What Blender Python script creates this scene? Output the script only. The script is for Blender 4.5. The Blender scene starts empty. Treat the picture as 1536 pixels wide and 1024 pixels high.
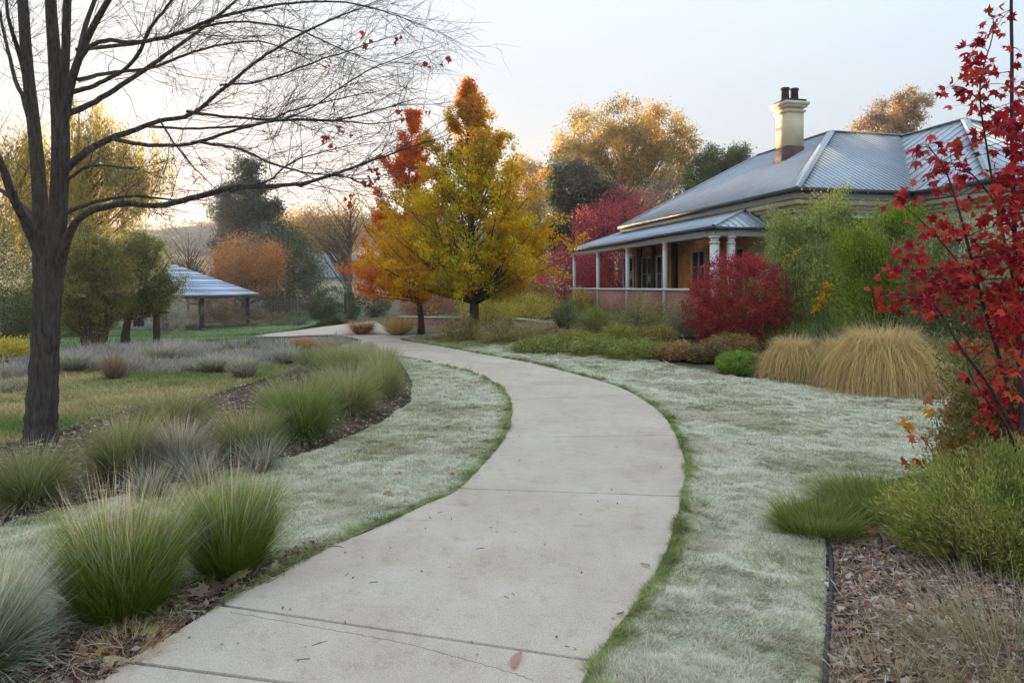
import bpy, math, random
import numpy as np
from mathutils import Vector, Matrix
from mathutils.geometry import delaunay_2d_cdt

# ------------------------------------------------------------------ camera, sky, sun, exposure
SC = bpy.context.scene
COL = SC.collection
F = 1024.0            # focal length in pixels of the 1536 px wide photograph (24 mm lens)
HZ = 430.0            # height of the horizon in the photograph
CH = 1.6              # camera height
cam = bpy.data.cameras.new('camera')
cam.lens = 24.0; cam.sensor_width = 36.0; cam.sensor_fit = 'HORIZONTAL'
cam.shift_y = -(512 - HZ) / 1536.0
cam.clip_start = 0.05; cam.clip_end = 3000
camo = bpy.data.objects.new('camera', cam); COL.objects.link(camo)
camo.location = (0, 0, CH); camo.rotation_euler = (math.radians(90), 0, 0)
SC.camera = camo

SUN_AZ = math.radians(-24.5)      # measured from straight ahead, negative = to the left
SUN_EL = math.radians(5.2)
W = bpy.data.worlds.new('World'); SC.world = W; W.use_nodes = True
nt = W.node_tree
bg = nt.nodes['Background']
sky = nt.nodes.new('ShaderNodeTexSky'); sky.sky_type = 'NISHITA'
sky.sun_disc = False
sky.sun_elevation = SUN_EL; sky.sun_rotation = SUN_AZ
sky.altitude = 300; sky.air_density = 1.0; sky.dust_density = 1.6; sky.ozone_density = 1.6
# a thin high veil of cloud evens the sky's brightness out (its hue stays the clear sky's)
bw = nt.nodes.new('ShaderNodeRGBToBW'); nt.links.new(sky.outputs[0], bw.inputs[0])
pw = nt.nodes.new('ShaderNodeMath'); pw.operation = 'POWER'; pw.inputs[1].default_value = -0.78; nt.links.new(bw.outputs[0], pw.inputs[0])
ml = nt.nodes.new('ShaderNodeMix'); ml.data_type = 'RGBA'; ml.blend_type = 'MULTIPLY'; ml.inputs[0].default_value = 1.0
nt.links.new(sky.outputs[0], ml.inputs[6]); nt.links.new(pw.outputs[0], ml.inputs[7])
hs = nt.nodes.new('ShaderNodeHueSaturation'); hs.inputs['Saturation'].default_value = 0.42
nt.links.new(ml.outputs[2], hs.inputs['Color'])
wb = nt.nodes.new('ShaderNodeMix'); wb.data_type = 'RGBA'; wb.blend_type = 'MIX'; wb.inputs[0].default_value = 0.55; wb.inputs[7].default_value = (0.74, 0.985, 1.25, 1)
nt.links.new(hs.outputs[0], wb.inputs[6])
tcw = nt.nodes.new('ShaderNodeTexCoord'); spz = nt.nodes.new('ShaderNodeSeparateXYZ'); nt.links.new(tcw.outputs['Generated'], spz.inputs[0])
mz = nt.nodes.new('ShaderNodeMath'); mz.operation = 'MAXIMUM'; mz.inputs[1].default_value = 0.0; nt.links.new(spz.outputs[2], mz.inputs[0])
ma = nt.nodes.new('ShaderNodeMath'); ma.operation = 'MULTIPLY_ADD'; ma.inputs[1].default_value = 1.5; ma.inputs[2].default_value = 0.64; nt.links.new(mz.outputs[0], ma.inputs[0])   # the veil is brightest overhead
vm = nt.nodes.new('ShaderNodeMix'); vm.data_type = 'RGBA'; vm.blend_type = 'MULTIPLY'; vm.inputs[0].default_value = 1.0
nt.links.new(wb.outputs[2], vm.inputs[6]); nt.links.new(ma.outputs[0], vm.inputs[7]); nt.links.new(vm.outputs[2], bg.inputs['Color'])
bg.inputs['Strength'].default_value = 0.15

sl = bpy.data.lights.new('sun', 'SUN'); sl.energy = 4.6; sl.angle = math.radians(0.5)
sl.color = (1.0, 0.72, 0.44)
so = bpy.data.objects.new('sun', sl); COL.objects.link(so)
SDIR = Vector((math.sin(SUN_AZ) * math.cos(SUN_EL), math.cos(SUN_AZ) * math.cos(SUN_EL), math.sin(SUN_EL)))
so.rotation_euler = SDIR.to_track_quat('Z', 'Y').to_euler(); so.location = (-30, 60, 40)
vs = SC.view_settings
vs.view_transform = 'Standard'; vs.look = 'None'; vs.gamma = 1; vs.use_curve_mapping = False
vs.exposure = 2.1
SC.cycles.max_bounces = 8; SC.cycles.transparent_max_bounces = 8
SC.cycles.use_adaptive_sampling = True
SC.cycles.caustics_reflective = False; SC.cycles.caustics_refractive = False

# ------------------------------------------------------------------ helpers: numbers
def sst(a, b, x):
    t = np.clip((np.asarray(x, float) - a) / (b - a), 0, 1)
    return t * t * (3 - 2 * t)

def terr(x, y):
    x = np.asarray(x, float); y = np.asarray(y, float)
    zr = 0.75 * sst(11, 22, y) * sst(-2, 5, x)
    zl = -1.1 * sst(14, 45, y) * sst(2, 16, -x)
    return zr + zl

def P(px, py, Y):
    return np.array([(px - 768) / F * Y, Y, CH + (HZ - py) / F * Y])

def ground(px, py):
    """where the ray through this direction meets the terrain"""
    u = (px - 768) / F; v = (HZ - py) / F
    Ys = np.geomspace(1.2, 400, 6000)
    d = CH + v * Ys - terr(u * Ys, Ys)
    k = int(np.argmax(d < 0)) if (d < 0).any() else len(Ys) - 1
    Y = Ys[k]
    return np.array([u * Y, Y, float(terr(u * Y, Y))])

def vnoise(x, y, seed=0, z=None):
    """smooth value noise in -1..1"""
    x = np.asarray(x, float); y = np.asarray(y, float)
    z = np.zeros_like(x) if z is None else np.asarray(z, float)
    xi = np.floor(x).astype(np.int64); yi = np.floor(y).astype(np.int64); zi = np.floor(z).astype(np.int64)
    fx = x - xi; fy = y - yi; fz = z - zi
    fx = fx * fx * (3 - 2 * fx); fy = fy * fy * (3 - 2 * fy); fz = fz * fz * (3 - 2 * fz)
    def h(a, b, c):
        n = (a * 374761393 + b * 668265263 + c * 2147483647 + seed * 974634777) & 0xffffffff
        n = ((n ^ (n >> 13)) * 1274126177) & 0xffffffff
        return ((n ^ (n >> 16)) & 0xffff) / 32767.5 - 1
    r = 0
    for dz in (0, 1):
        for dy in (0, 1):
            for dx in (0, 1):
                wgt = (fx if dx else 1 - fx) * (fy if dy else 1 - fy) * (fz if dz else 1 - fz)
                r = r + wgt * h(xi + dx, yi + dy, zi + dz)
    return r

def inside(px, py, poly):
    px = np.asarray(px); py = np.asarray(py)
    res = np.zeros(px.shape, bool); n = len(poly)
    for i in range(n):
        x1, y1 = poly[i][:2]; x2, y2 = poly[(i + 1) % n][:2]
        if y1 == y2: continue
        c = ((y1 > py) != (y2 > py)) & (px < (x2 - x1) * (py - y1) / (y2 - y1) + x1)
        res ^= c
    return res

def dist_line(x, y, line):
    d = np.full(np.shape(x), 1e9)
    for (a, b) in zip(line[:-1], line[1:]):
        ax, ay = a[:2]; bx, by = b[:2]
        L = (bx - ax) ** 2 + (by - ay) ** 2 + 1e-12
        t = np.clip(((x - ax) * (bx - ax) + (y - ay) * (by - ay)) / L, 0, 1)
        d = np.minimum(d, np.hypot(x - ax - t * (bx - ax), y - ay - t * (by - ay)))
    return d

def spline(pts, n=8):
    """Catmull-Rom through the points"""
    p = np.array(pts, float)
    q = np.vstack([2 * p[0] - p[1], p, 2 * p[-1] - p[-2]])
    out = []
    t = np.linspace(0, 1, n, endpoint=False)[:, None]
    for i in range(1, len(q) - 2):
        a, b, c, d = q[i - 1], q[i], q[i + 1], q[i + 2]
        out.append(0.5 * ((2 * b) + (c - a) * t + (2 * a - 5 * b + 4 * c - d) * t ** 2 + (3 * b - a - 3 * c + d) * t ** 3))
    out.append(p[-1:])
    return np.vstack(out)

def norm(v):
    return v / np.maximum(np.linalg.norm(v, axis=-1, keepdims=True), 1e-9)

# ------------------------------------------------------------------ helpers: meshes
class Acc:
    """collects vertices, faces and colours; build() links them as ONE mesh object"""
    def __init__(s): s.V = []; s.F = []; s.C = []; s.n = 0
    def add(s, V, faces, C=None):
        V = np.asarray(V, float).reshape(-1, 3)
        if C is None: C = np.ones((len(V), 3))
        C = np.asarray(C, float)
        if C.ndim == 1: C = np.tile(C, (len(V), 1))
        s.V.append(V); s.C.append(C)
        for f in faces:
            f = np.asarray(f, np.int64)
            if f.size: s.F.append(f + s.n)
        s.n += len(V)
    def build(s, name, mat, parent=None, smooth=False, loc=None):
        V = np.vstack(s.V); C = np.vstack(s.C)
        if loc is not None: V = V - np.asarray(loc)
        me = bpy.data.meshes.new(name)
        me.vertices.add(len(V)); me.vertices.foreach_set('co', V.ravel().astype(np.float32))
        tot = np.concatenate([np.full(len(f), f.shape[1]) for f in s.F])
        idx = np.concatenate([f.ravel() for f in s.F])
        me.loops.add(len(idx)); me.loops.foreach_set('vertex_index', idx.astype(np.int32))
        me.polygons.add(len(tot))
        st = np.concatenate([[0], np.cumsum(tot)[:-1]])
        me.polygons.foreach_set('loop_start', st.astype(np.int32))
        if smooth: me.polygons.foreach_set('use_smooth', np.ones(len(tot), bool))
        me.update(calc_edges=True)
        at = me.attributes.new('Col', 'FLOAT_COLOR', 'POINT')
        at.data.foreach_set('color', np.hstack([C, np.ones((len(C), 1))]).ravel().astype(np.float32))
        me.materials.append(mat)
        o = bpy.data.objects.new(name, me); COL.objects.link(o)
        if parent is not None: o.parent = parent
        if loc is not None and parent is None: o.location = loc
        return o

def tubes(acc, Pts, R, n=5, C=None):
    """N tapered tubes at once: Pts (N,m,3), R (N,m)"""
    Pts = np.asarray(Pts, float); R = np.asarray(R, float)
    if Pts.ndim == 2: Pts = Pts[None]; R = R[None]
    N, m, _ = Pts.shape
    T = np.gradient(Pts, axis=1); T = norm(T)
    mean = norm(Pts[:, -1] - Pts[:, 0])
    ref = np.where(np.abs(mean[:, 2:3]) > 0.8, np.array([[1.0, 0.13, 0]]), np.array([[0, 0.1, 1.0]]))
    ref = np.repeat(ref[:, None, :], m, 1)
    A = norm(np.cross(T, ref)); B = np.cross(T, A)
    a = np.arange(n) * 2 * math.pi / n
    V = Pts[:, :, None, :] + R[:, :, None, None] * (np.cos(a)[None, None, :, None] * A[:, :, None, :] + np.sin(a)[None, None, :, None] * B[:, :, None, :])
    i = np.arange(N)[:, None, None] * (m * n); j = np.arange(m - 1)[None, :, None] * n; k = np.arange(n)[None, None, :]
    k2 = (k + 1) % n
    q = np.stack([i + j + k, i + j + k2, i + j + n + k2, i + j + n + k], -1).reshape(-1, 4)
    if C is None: C = np.array([0.1, 0.08, 0.06])
    C = np.asarray(C, float)
    if C.ndim == 2: C = np.repeat(C, m * n, 0)
    acc.add(V.reshape(-1, 3), [q], C)

def box(acc, x0, x1, y0, y1, z0, z1, C=None):
    V = [(x0, y0, z0), (x1, y0, z0), (x1, y1, z0), (x0, y1, z0), (x0, y0, z1), (x1, y0, z1), (x1, y1, z1), (x0, y1, z1)]
    acc.add(V, [[(0, 3, 2, 1), (4, 5, 6, 7), (0, 1, 5, 4), (1, 2, 6, 5), (2, 3, 7, 6), (3, 0, 4, 7)]], C)

def prism(acc, a, b, w, h, C=None, up=(0, 0, 1)):
    """a bar from a to b, w wide, h high, its bottom face through a-b"""
    a = np.array(a, float); b = np.array(b, float); t = norm(b - a)
    s = norm(np.cross(t, np.array(up, float))); u = np.cross(s, t)
    V = [a - s * w / 2, a + s * w / 2, a + s * w / 2 + u * h, a - s * w / 2 + u * h,
         b - s * w / 2, b + s * w / 2, b + s * w / 2 + u * h, b - s * w / 2 + u * h]
    acc.add(V, [[(0, 1, 2, 3), (7, 6, 5, 4), (0, 4, 5, 1), (1, 5, 6, 2), (2, 6, 7, 3), (3, 7, 4, 0)]], C)

def lathe(acc, c, prof, n=16, C=None):
    c = np.array(c, float); a = np.arange(n) * 2 * math.pi / n
    V = []
    for r, z in prof:
        V.append(np.stack([c[0] + r * np.cos(a), c[1] + r * np.sin(a), np.full(n, c[2] + z)], -1))
    V = np.vstack(V); q = []
    for j in range(len(prof) - 1):
        for k in range(n):
            q.append((j * n + k, j * n + (k + 1) % n, (j + 1) * n + (k + 1) % n, (j + 1) * n + k))
    acc.add(V, [q, [tuple(range((len(prof) - 1) * n, len(prof) * n))]], C)

def blades(acc, rng, base, az, L, lean, curve, wid, nseg, c0, c1, c2, mid=0.45, bend=None, squash=None):
    """grass blades: thin tapering ribbons that arch over"""
    N = len(base); t = np.linspace(0, 1, nseg + 1)
    tm = t[:-1] + 0.5 / nseg
    th = lean[:, None] + curve[:, None] * (tm ** 1.3 if bend is None else sst(*bend, tm))[None]
    st = (L / nseg)[:, None]
    hx = np.stack([np.cos(az), np.sin(az)], -1)
    dr = np.concatenate([np.zeros((N, 1)), np.cumsum(np.sin(th) * st, 1)], 1)
    dz = np.concatenate([np.zeros((N, 1)), np.cumsum(np.cos(th) * st, 1)], 1)
    if squash is not None: dr = dr * np.minimum(1.0, squash / np.maximum(dr.max(1), 1e-6))[:, None]
    ctr = np.empty((N, nseg + 1, 3))
    side = rng.normal(0, 0.10, N)[:, None] * (t[None] ** 2) * L[:, None]
    ctr[:, :, 0] = base[:, 0:1] + hx[:, 0:1] * dr - hx[:, 1:2] * side
    ctr[:, :, 1] = base[:, 1:2] + hx[:, 1:2] * dr + hx[:, 0:1] * side
    ctr[:, :, 2] = np.maximum(base[:, 2:3] + dz, base[:, 2:3] + 0.004 + 0.01 * t[None])
    wa = az + math.pi / 2 + rng.uniform(-0.9, 0.9, N)
    wv = np.stack([np.cos(wa), np.sin(wa), np.zeros(N)], -1)
    wt = wid[:, None] * 0.5 * (1 - t[None, :-1] ** 2 * 0.75)
    Lf = ctr[:, :-1] - wv[:, None] * wt[:, :, None]; Rt = ctr[:, :-1] + wv[:, None] * wt[:, :, None]
    V = np.concatenate([np.stack([Lf, Rt], 2).reshape(N, 2 * nseg, 3), ctr[:, -1:]], 1)
    k = 2 * nseg + 1
    o = (np.arange(N) * k)[:, None]
    q = np.concatenate([o + np.array([[2 * j, 2 * j + 1, 2 * j + 3, 2 * j + 2]]) for j in range(nseg - 1)], 0) if nseg > 1 else np.zeros((0, 4), int)
    tr = o + np.array([[2 * nseg - 2, 2 * nseg - 1, 2 * nseg]])
    tt = np.concatenate([np.repeat(t[:-1], 2), [1.0]])
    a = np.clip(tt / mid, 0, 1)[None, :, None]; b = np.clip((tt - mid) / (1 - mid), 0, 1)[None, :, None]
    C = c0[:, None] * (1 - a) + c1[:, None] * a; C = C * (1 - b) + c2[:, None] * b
    acc.add(V.reshape(-1, 3), [q, tr], C.reshape(-1, 3))

def leafcards(acc, rng, pts, size, C, aspect=0.55, up=0.35, droop=0.0, along=None, k_along=0.0):
    """one folded, pointed leaf per point"""
    N = len(pts)
    a = rng.normal(0, 1, (N, 3)); a[:, 2] = a[:, 2] * 0.8 - droop
    if along is not None: a = a + k_along * along
    a = norm(a)
    nn = rng.normal(0, 1, (N, 3)); nn[:, 2] = np.abs(nn[:, 2]) + up
    b = norm(np.cross(a, nn)); n2 = np.cross(b, a)
    s = np.asarray(size); s = (np.full(N, s) if s.ndim == 0 else s)[:, None]
    w = s * aspect * 0.5
    V = np.stack([pts - a * s * 0.5, pts + b * w + n2 * w * 0.35, pts + a * s * 0.5, pts - b * w + n2 * w * 0.35], 1)
    o = (np.arange(N) * 4)[:, None]
    acc.add(V.reshape(-1, 3), [o + np.array([[0, 1, 2, 3]])], np.repeat(C, 4, 0))

MAPLE = np.array([(0, -0.06), (0.10, 0.02), (0.34, -0.10), (0.30, 0.06), (0.52, 0.20), (0.36, 0.26), (0.44, 0.46), (0.22, 0.38), (0.13, 0.50), (0, 0.86),
                  (-0.13, 0.50), (-0.22, 0.38), (-0.44, 0.46), (-0.36, 0.26), (-0.52, 0.20), (-0.30, 0.06), (-0.34, -0.10), (-0.10, 0.02)])
def lobed(acc, rng, pts, size, C, a, nrm, curl=0.25):
    """lobed, slightly curled leaves with axis a and normal nrm"""
    N = len(pts); a = norm(a); b = norm(np.cross(a, nrm)); n2 = np.cross(b, a)
    T = np.vstack([[(0, 0.2)], MAPLE]); K = len(T)
    zz = -curl * (np.abs(T[:, 0]) ** 1.5 + 0.5 * (T[:, 1] - 0.2) ** 2)
    cu = rng.uniform(0.2, 1.8, N)[:, None, None]
    s = np.asarray(size)[:, None, None]
    V = pts[:, None] + s * (b[:, None] * T[None, :, 0:1] + a[:, None] * T[None, :, 1:2] + n2[:, None] * zz[None, :, None] * cu)
    o = (np.arange(N) * K)[:, None]
    tri = np.concatenate([o + np.array([[0, 1 + j, 1 + (j + 1) % (K - 1)]]) for j in range(K - 1)], 0)
    Cv = np.repeat(C[:, None], K, 1); Cv[:, 0] *= 0.8
    acc.add(V.reshape(-1, 3), [tri], Cv.reshape(-1, 3))

# ------------------------------------------------------------------ helpers: objects
def tag(o, label=None, cat=None, group=None, kind=None):
    if label: o['label'] = label
    if cat: o['category'] = cat
    if group: o['group'] = group
    if kind: o['kind'] = kind
    return o

def thing(name, label, cat, loc, group=None, rz=0.0):
    o = bpy.data.objects.new(name, None); COL.objects.link(o)
    o.location = loc; o.rotation_euler = (0, 0, rz); o.empty_display_size = 0.2
    return tag(o, label, cat, group)

# ------------------------------------------------------------------ materials
def nodes(name):
    m = bpy.data.materials.new(name); m.use_nodes = True
    t = m.node_tree; b = t.nodes['Principled BSDF']
    return m, t, b
def N(t, kind, **kw):
    n = t.nodes.new(kind)
    for k, v in kw.items():
        if k in n.inputs: n.inputs[k].default_value = v
        else: setattr(n, k, v)
    return n
def ramp(t, src, stops):
    r = t.nodes.new('ShaderNodeValToRGB')
    while len(r.color_ramp.elements) < len(stops): r.color_ramp.elements.new(0.5)
    for e, (p, c) in zip(r.color_ramp.elements, stops):
        e.position = p; e.color = (*c, 1)
    t.links.new(src, r.inputs[0]); return r

def mat_leaf(name, trans=0.35, rough=0.6, spec=0.0, gain=2.0):
    m, t, b = nodes(name)
    at = N(t, 'ShaderNodeAttribute', attribute_name='Col')
    sc = N(t, 'ShaderNodeVectorMath', operation='SCALE'); sc.inputs['Scale'].default_value = gain; t.links.new(at.outputs['Color'], sc.inputs[0])
    a = N(t, 'ShaderNodeVectorMath', operation='MINIMUM'); a.inputs[1].default_value = (0.82, 0.82, 0.82); t.links.new(sc.outputs[0], a.inputs[0])
    b.inputs['Roughness'].default_value = rough; b.inputs['Specular IOR Level'].default_value = spec
    tr = N(t, 'ShaderNodeBsdfTranslucent'); mx = N(t, 'ShaderNodeMixShader'); mx.inputs[0].default_value = trans
    t.links.new(a.outputs[0], b.inputs['Base Color']); t.links.new(a.outputs[0], tr.inputs['Color'])
    t.links.new(b.outputs[0], mx.inputs[1]); t.links.new(tr.outputs[0], mx.inputs[2])
    t.links.new(mx.outputs[0], t.nodes['Material Output'].inputs['Surface'])
    return m

def mat_wood(name, scale=(30, 30, 4), strength=0.6, dark=0.45):
    m, t, b = nodes(name)
    a = N(t, 'ShaderNodeAttribute', attribute_name='Col')
    tc = N(t, 'ShaderNodeTexCoord'); mp = N(t, 'ShaderNodeMapping'); mp.inputs['Scale'].default_value = scale
    t.links.new(tc.outputs['Object'], mp.inputs[0])
    n = N(t, 'ShaderNodeTexNoise', Scale=1.0, Detail=6.0, Roughness=0.65); t.links.new(mp.outputs[0], n.inputs['Vector'])
    v = N(t, 'ShaderNodeTexVoronoi', Scale=0.8); v.feature = 'DISTANCE_TO_EDGE'; t.links.new(mp.outputs[0], v.inputs['Vector'])
    r = ramp(t, n.outputs[0], [(0.3, (dark,) * 3), (0.72, (1.45, 1.42, 1.38))])
    mu = N(t, 'ShaderNodeMix', data_type='RGBA', blend_type='MULTIPLY'); mu.inputs[0].default_value = 1
    t.links.new(a.outputs['Color'], mu.inputs[6]); t.links.new(r.outputs[0], mu.inputs[7])
    t.links.new(mu.outputs[2], b.inputs['Base Color'])
    ad = N(t, 'ShaderNodeMath', operation='ADD'); t.links.new(n.outputs[0], ad.inputs[0]); t.links.new(v.outputs[0], ad.inputs[1])
    bp = N(t, 'ShaderNodeBump', Strength=strength, Distance=0.03); t.links.new(ad.outputs[0], bp.inputs['Height'])
    t.links.new(bp.outputs[0], b.inputs['Normal']); b.inputs['Roughness'].default_value = 1.25
    b.inputs['Specular IOR Level'].default_value = 0.15
    return m

def mat_noise(name, stops, scale=4.0, detail=8.0, rough=0.9, bump=0.3, bscale=60.0, dist=0.02, spec=0.2, second=None):
    m, t, b = nodes(name)
    tc = N(t, 'ShaderNodeTexCoord')
    n = N(t, 'ShaderNodeTexNoise', Scale=scale, Detail=detail, Roughness=0.6); t.links.new(tc.outputs['Object'], n.inputs['Vector'])
    r = ramp(t, n.outputs[0], stops); out = r.outputs[0]
    n2 = N(t, 'ShaderNodeTexNoise', Scale=bscale, Detail=4.0); t.links.new(tc.outputs['Object'], n2.inputs['Vector'])
    if second:
        r2 = ramp(t, n2.outputs[0], second)
        mu = N(t, 'ShaderNodeMix', data_type='RGBA', blend_type='MULTIPLY'); mu.inputs[0].default_value = 1
        t.links.new(out, mu.inputs[6]); t.links.new(r2.outputs[0], mu.inputs[7]); out = mu.outputs[2]
    t.links.new(out, b.inputs['Base Color'])
    bp = N(t, 'ShaderNodeBump', Strength=bump, Distance=dist); t.links.new(n2.outputs[0], bp.inputs['Height'])
    t.links.new(bp.outputs[0], b.inputs['Normal'])
    b.inputs['Roughness'].default_value = rough; b.inputs['Specular IOR Level'].default_value = spec
    return m

M_LEAF = mat_leaf('leaf', 0.48)
M_GUM = mat_leaf('gum_leaf', 0.55, 0.5, 0.0, 1.8)
M_RED = mat_leaf('red_leaf', 0.42, 0.5, 0.12, 1.5)
M_GRASS = mat_leaf('grass_blade', 0.40, 0.65, 0.0, 1.25)
M_FROST = mat_leaf('frosted_blade', 0.30, 0.6, 0.1, 1.0)
M_WOOD = mat_wood('bark')
M_TWIG = mat_wood('twig', (60, 60, 60), 0.2, 0.7)
M_SOIL = mat_noise('ground_soil', [(0.3, (0.05, 0.055, 0.02)), (0.55, (0.10, 0.10, 0.045)), (0.75, (0.20, 0.17, 0.09))], 0.8, bump=0.5, bscale=25, dist=0.05)
M_MULCH = mat_noise('mulch', [(0.3, (0.035, 0.022, 0.016)), (0.55, (0.085, 0.055, 0.04)), (0.8, (0.18, 0.135, 0.105))], 18, bump=1.0, bscale=45, dist=0.04)

# ------------------------------------------------------------------ the setting: ground, beds, lawns, path, hills
def sheet(xs, ys, zf):
    X, Y = np.meshgrid(xs, ys); V = np.stack([X, Y, zf(X, Y)], -1).reshape(-1, 3)
    nx, ny = len(xs), len(ys)
    i = (np.arange(ny - 1)[:, None] * nx + np.arange(nx - 1)[None]).reshape(-1, 1)
    return V, np.hstack([i, i + 1, i + nx + 1, i + nx])

gx = np.unique(np.concatenate([-np.geomspace(32, 900, 22), np.arange(-32, 32.1, 0.5), np.geomspace(32, 900, 22)]))
gy = np.unique(np.concatenate([-np.geomspace(4, 900, 20), np.arange(-4, 62, 0.5), np.geomspace(62, 1500, 26)]))
a = Acc(); V, q = sheet(gx, gy, lambda x, y: terr(x, y) - 0.012); a.add(V, [q])
tag(a.build('ground', M_SOIL, smooth=True), 'dull green and brown meadow ground of the garden', kind='structure')

def G2(pts):
    return [tuple(ground(*p)[:2]) for p in pts]

def patch_acc(poly, step, zf, acc=None):
    poly = [(float(x), float(y)) for x, y in poly]
    xs = [p[0] for p in poly]; ys = [p[1] for p in poly]
    gx_, gy_ = np.meshgrid(np.arange(min(xs) + step / 2, max(xs), step), np.arange(min(ys) + step / 2, max(ys), step))
    gp = np.stack([gx_.ravel(), gy_.ravel()], -1)
    gp = gp[inside(gp[:, 0], gp[:, 1], poly)]
    gp = gp[dist_line(gp[:, 0], gp[:, 1], poly + poly[:1]) > step * 0.35]
    vs_ = [Vector(p) for p in poly] + [Vector(p) for p in gp]
    n = len(poly)
    vo, eo, fo, *_ = delaunay_2d_cdt(vs_, [(i, (i + 1) % n) for i in range(n)], [], 1, 1e-5)
    v = np.array([(p.x, p.y) for p in vo])
    V = np.column_stack([v, zf(v[:, 0], v[:, 1])])
    acc = acc or Acc(); acc.add(V, [np.array([f for f in fo if len(f) == 3])])
    return acc

# edges of the path, left and right, running away from the camera; True = a joint across the slabs
PATH = [((50, 1080), (800, 1180), 0), ((190, 1003), (846, 1090), 1), ((330, 916), (889, 1001), 1), ((440, 852), (945, 925), 0), ((560, 800), (992, 852), 0), ((640, 762), (1012, 793), 0),
        ((690, 738), (1022, 750), 1), ((735, 690), (1027, 700), 0), ((757, 661), (1013, 656), 1), ((768, 627), (990, 622), 0), ((765, 603), (951, 594), 1),
        ((752, 583), (908, 576), 1), ((722, 566), (852, 560), 0), ((680, 552), (790, 545), 1), ((640, 544), (730, 534), 0), ((600, 536), (660, 521), 1),
        ((540, 530), (605, 512), 0), ((512, 519), (574, 503), 0)]
PL = spline(G2([p[0] for p in PATH]), 8); PR = spline(G2([p[1] for p in PATH]), 8)
M_CONC, t, b = nodes('concrete')
tc = N(t, 'ShaderNodeTexCoord')
n1 = N(t, 'ShaderNodeTexNoise', Scale=1.1, Detail=5.0, Roughness=0.65); n2 = N(t, 'ShaderNodeTexNoise', Scale=160.0, Detail=3.0, Roughness=0.7); n3 = N(t, 'ShaderNodeTexNoise', Scale=9.0, Detail=7.0, Roughness=0.7)
for n_ in (n1, n2, n3): t.links.new(tc.outputs['Object'], n_.inputs['Vector'])
r1 = ramp(t, n1.outputs[0], [(0.3, (0.42, 0.34, 0.258)), (0.5, (0.485, 0.405, 0.318)), (0.7, (0.535, 0.465, 0.38))])
r3 = ramp(t, n3.outputs[0], [(0.25, (0.78, 0.74, 0.68)), (0.46, (1, 1, 1)), (0.8, (1.08, 1.08, 1.08))])
r2 = ramp(t, n2.outputs[0], [(0.32, (0.62, 0.60, 0.57)), (0.5, (1, 1, 1)), (0.72, (1.25, 1.25, 1.24))])
m1 = N(t, 'ShaderNodeMix', data_type='RGBA', blend_type='MULTIPLY'); m1.inputs[0].default_value = 1
m2 = N(t, 'ShaderNodeMix', data_type='RGBA', blend_type='MULTIPLY'); m2.inputs[0].default_value = 0.85
t.links.new(r1.outputs[0], m1.inputs[6]); t.links.new(r3.outputs[0], m1.inputs[7])
t.links.new(m1.outputs[2], m2.inputs[6]); t.links.new(r2.outputs[0], m2.inputs[7]); t.links.new(m2.outputs[2], b.inputs['Base Color'])
bp = N(t, 'ShaderNodeBump', Strength=0.35, Distance=0.004); t.links.new(n2.outputs[0], bp.inputs['Height']); t.links.new(bp.outputs[0], b.inputs['Normal'])
b.inputs['Roughness'].default_value = 0.85; b.inputs['Specular IOR Level'].default_value = 0.25

a = Acc(); PT = 0.03
joints = [i * 8 for i, p in enumerate(PATH) if p[2]] + [len(PL) - 1]
s0 = 0
for j in joints:
    if j <= s0: continue
    g = 0.022
    L = PL[s0:j + 1].copy(); R = PR[s0:j + 1].copy()
    for E in (L, R):
        d0 = norm(E[1] - E[0]); d1 = norm(E[-1] - E[-2]); E[0] = E[0] + d0 * g / 2; E[-1] = E[-1] - d1 * g / 2
    m = len(L); K = 9
    w = np.linspace(0, 1, K)[None, :, None]
    inn = 0.006
    XY = L[:, None] * (1 - w) + R[:, None] * w
    Z = terr(XY[..., 0], XY[..., 1]) + PT
    top = np.concatenate([XY, Z[..., None]], -1)
    # rounded arris: outer ring a little lower and further out
    i = (np.arange(m - 1)[:, None] * K + np.arange(K - 1)[None]).reshape(-1, 1)
    a.add(top, [np.hstack([i, i + 1, i + K + 1, i + K])])
    rim = np.concatenate([top[:, 0], top[-1, 1:], top[::-1, -1][1:], top[0, ::-1][1:-1]], 0)
    c = top.reshape(-1, 3).mean(0); k = len(rim)
    out = rim + np.column_stack([norm(rim[:, :2] - c[:2]) * 0.004, np.full(k, -0.005)])
    low = out - np.array([0, 0, 0.06])
    ii = np.arange(k)[:, None]; jj = (ii + 1) % k
    a.add(np.vstack([rim, out, low]), [np.hstack([ii, ii + k, jj + k, jj]), np.hstack([ii + k, ii + 2 * k, jj + 2 * k, jj + k])])
    s0 = j
path = tag(a.build('path', M_CONC, smooth=False), 'curving pale concrete footpath cast in slabs', kind='structure')
# dark earth seen down in the joints
a = Acc(); m = len(PL); V = np.concatenate([np.column_stack([PL, terr(PL[:, 0], PL[:, 1]) + 0.006]), np.column_stack([PR, terr(PR[:, 0], PR[:, 1]) + 0.006])])
i = np.arange(m - 1)[:, None]; a.add(V, [np.hstack([i, i + m, i + m + 1, i + 1])])
M_JOINT = mat_noise('joint_soil', [(0.3, (0.02, 0.018, 0.014)), (0.7, (0.05, 0.045, 0.035))], 40)
tag(a.build('path_base', M_JOINT), kind='structure')
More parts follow.
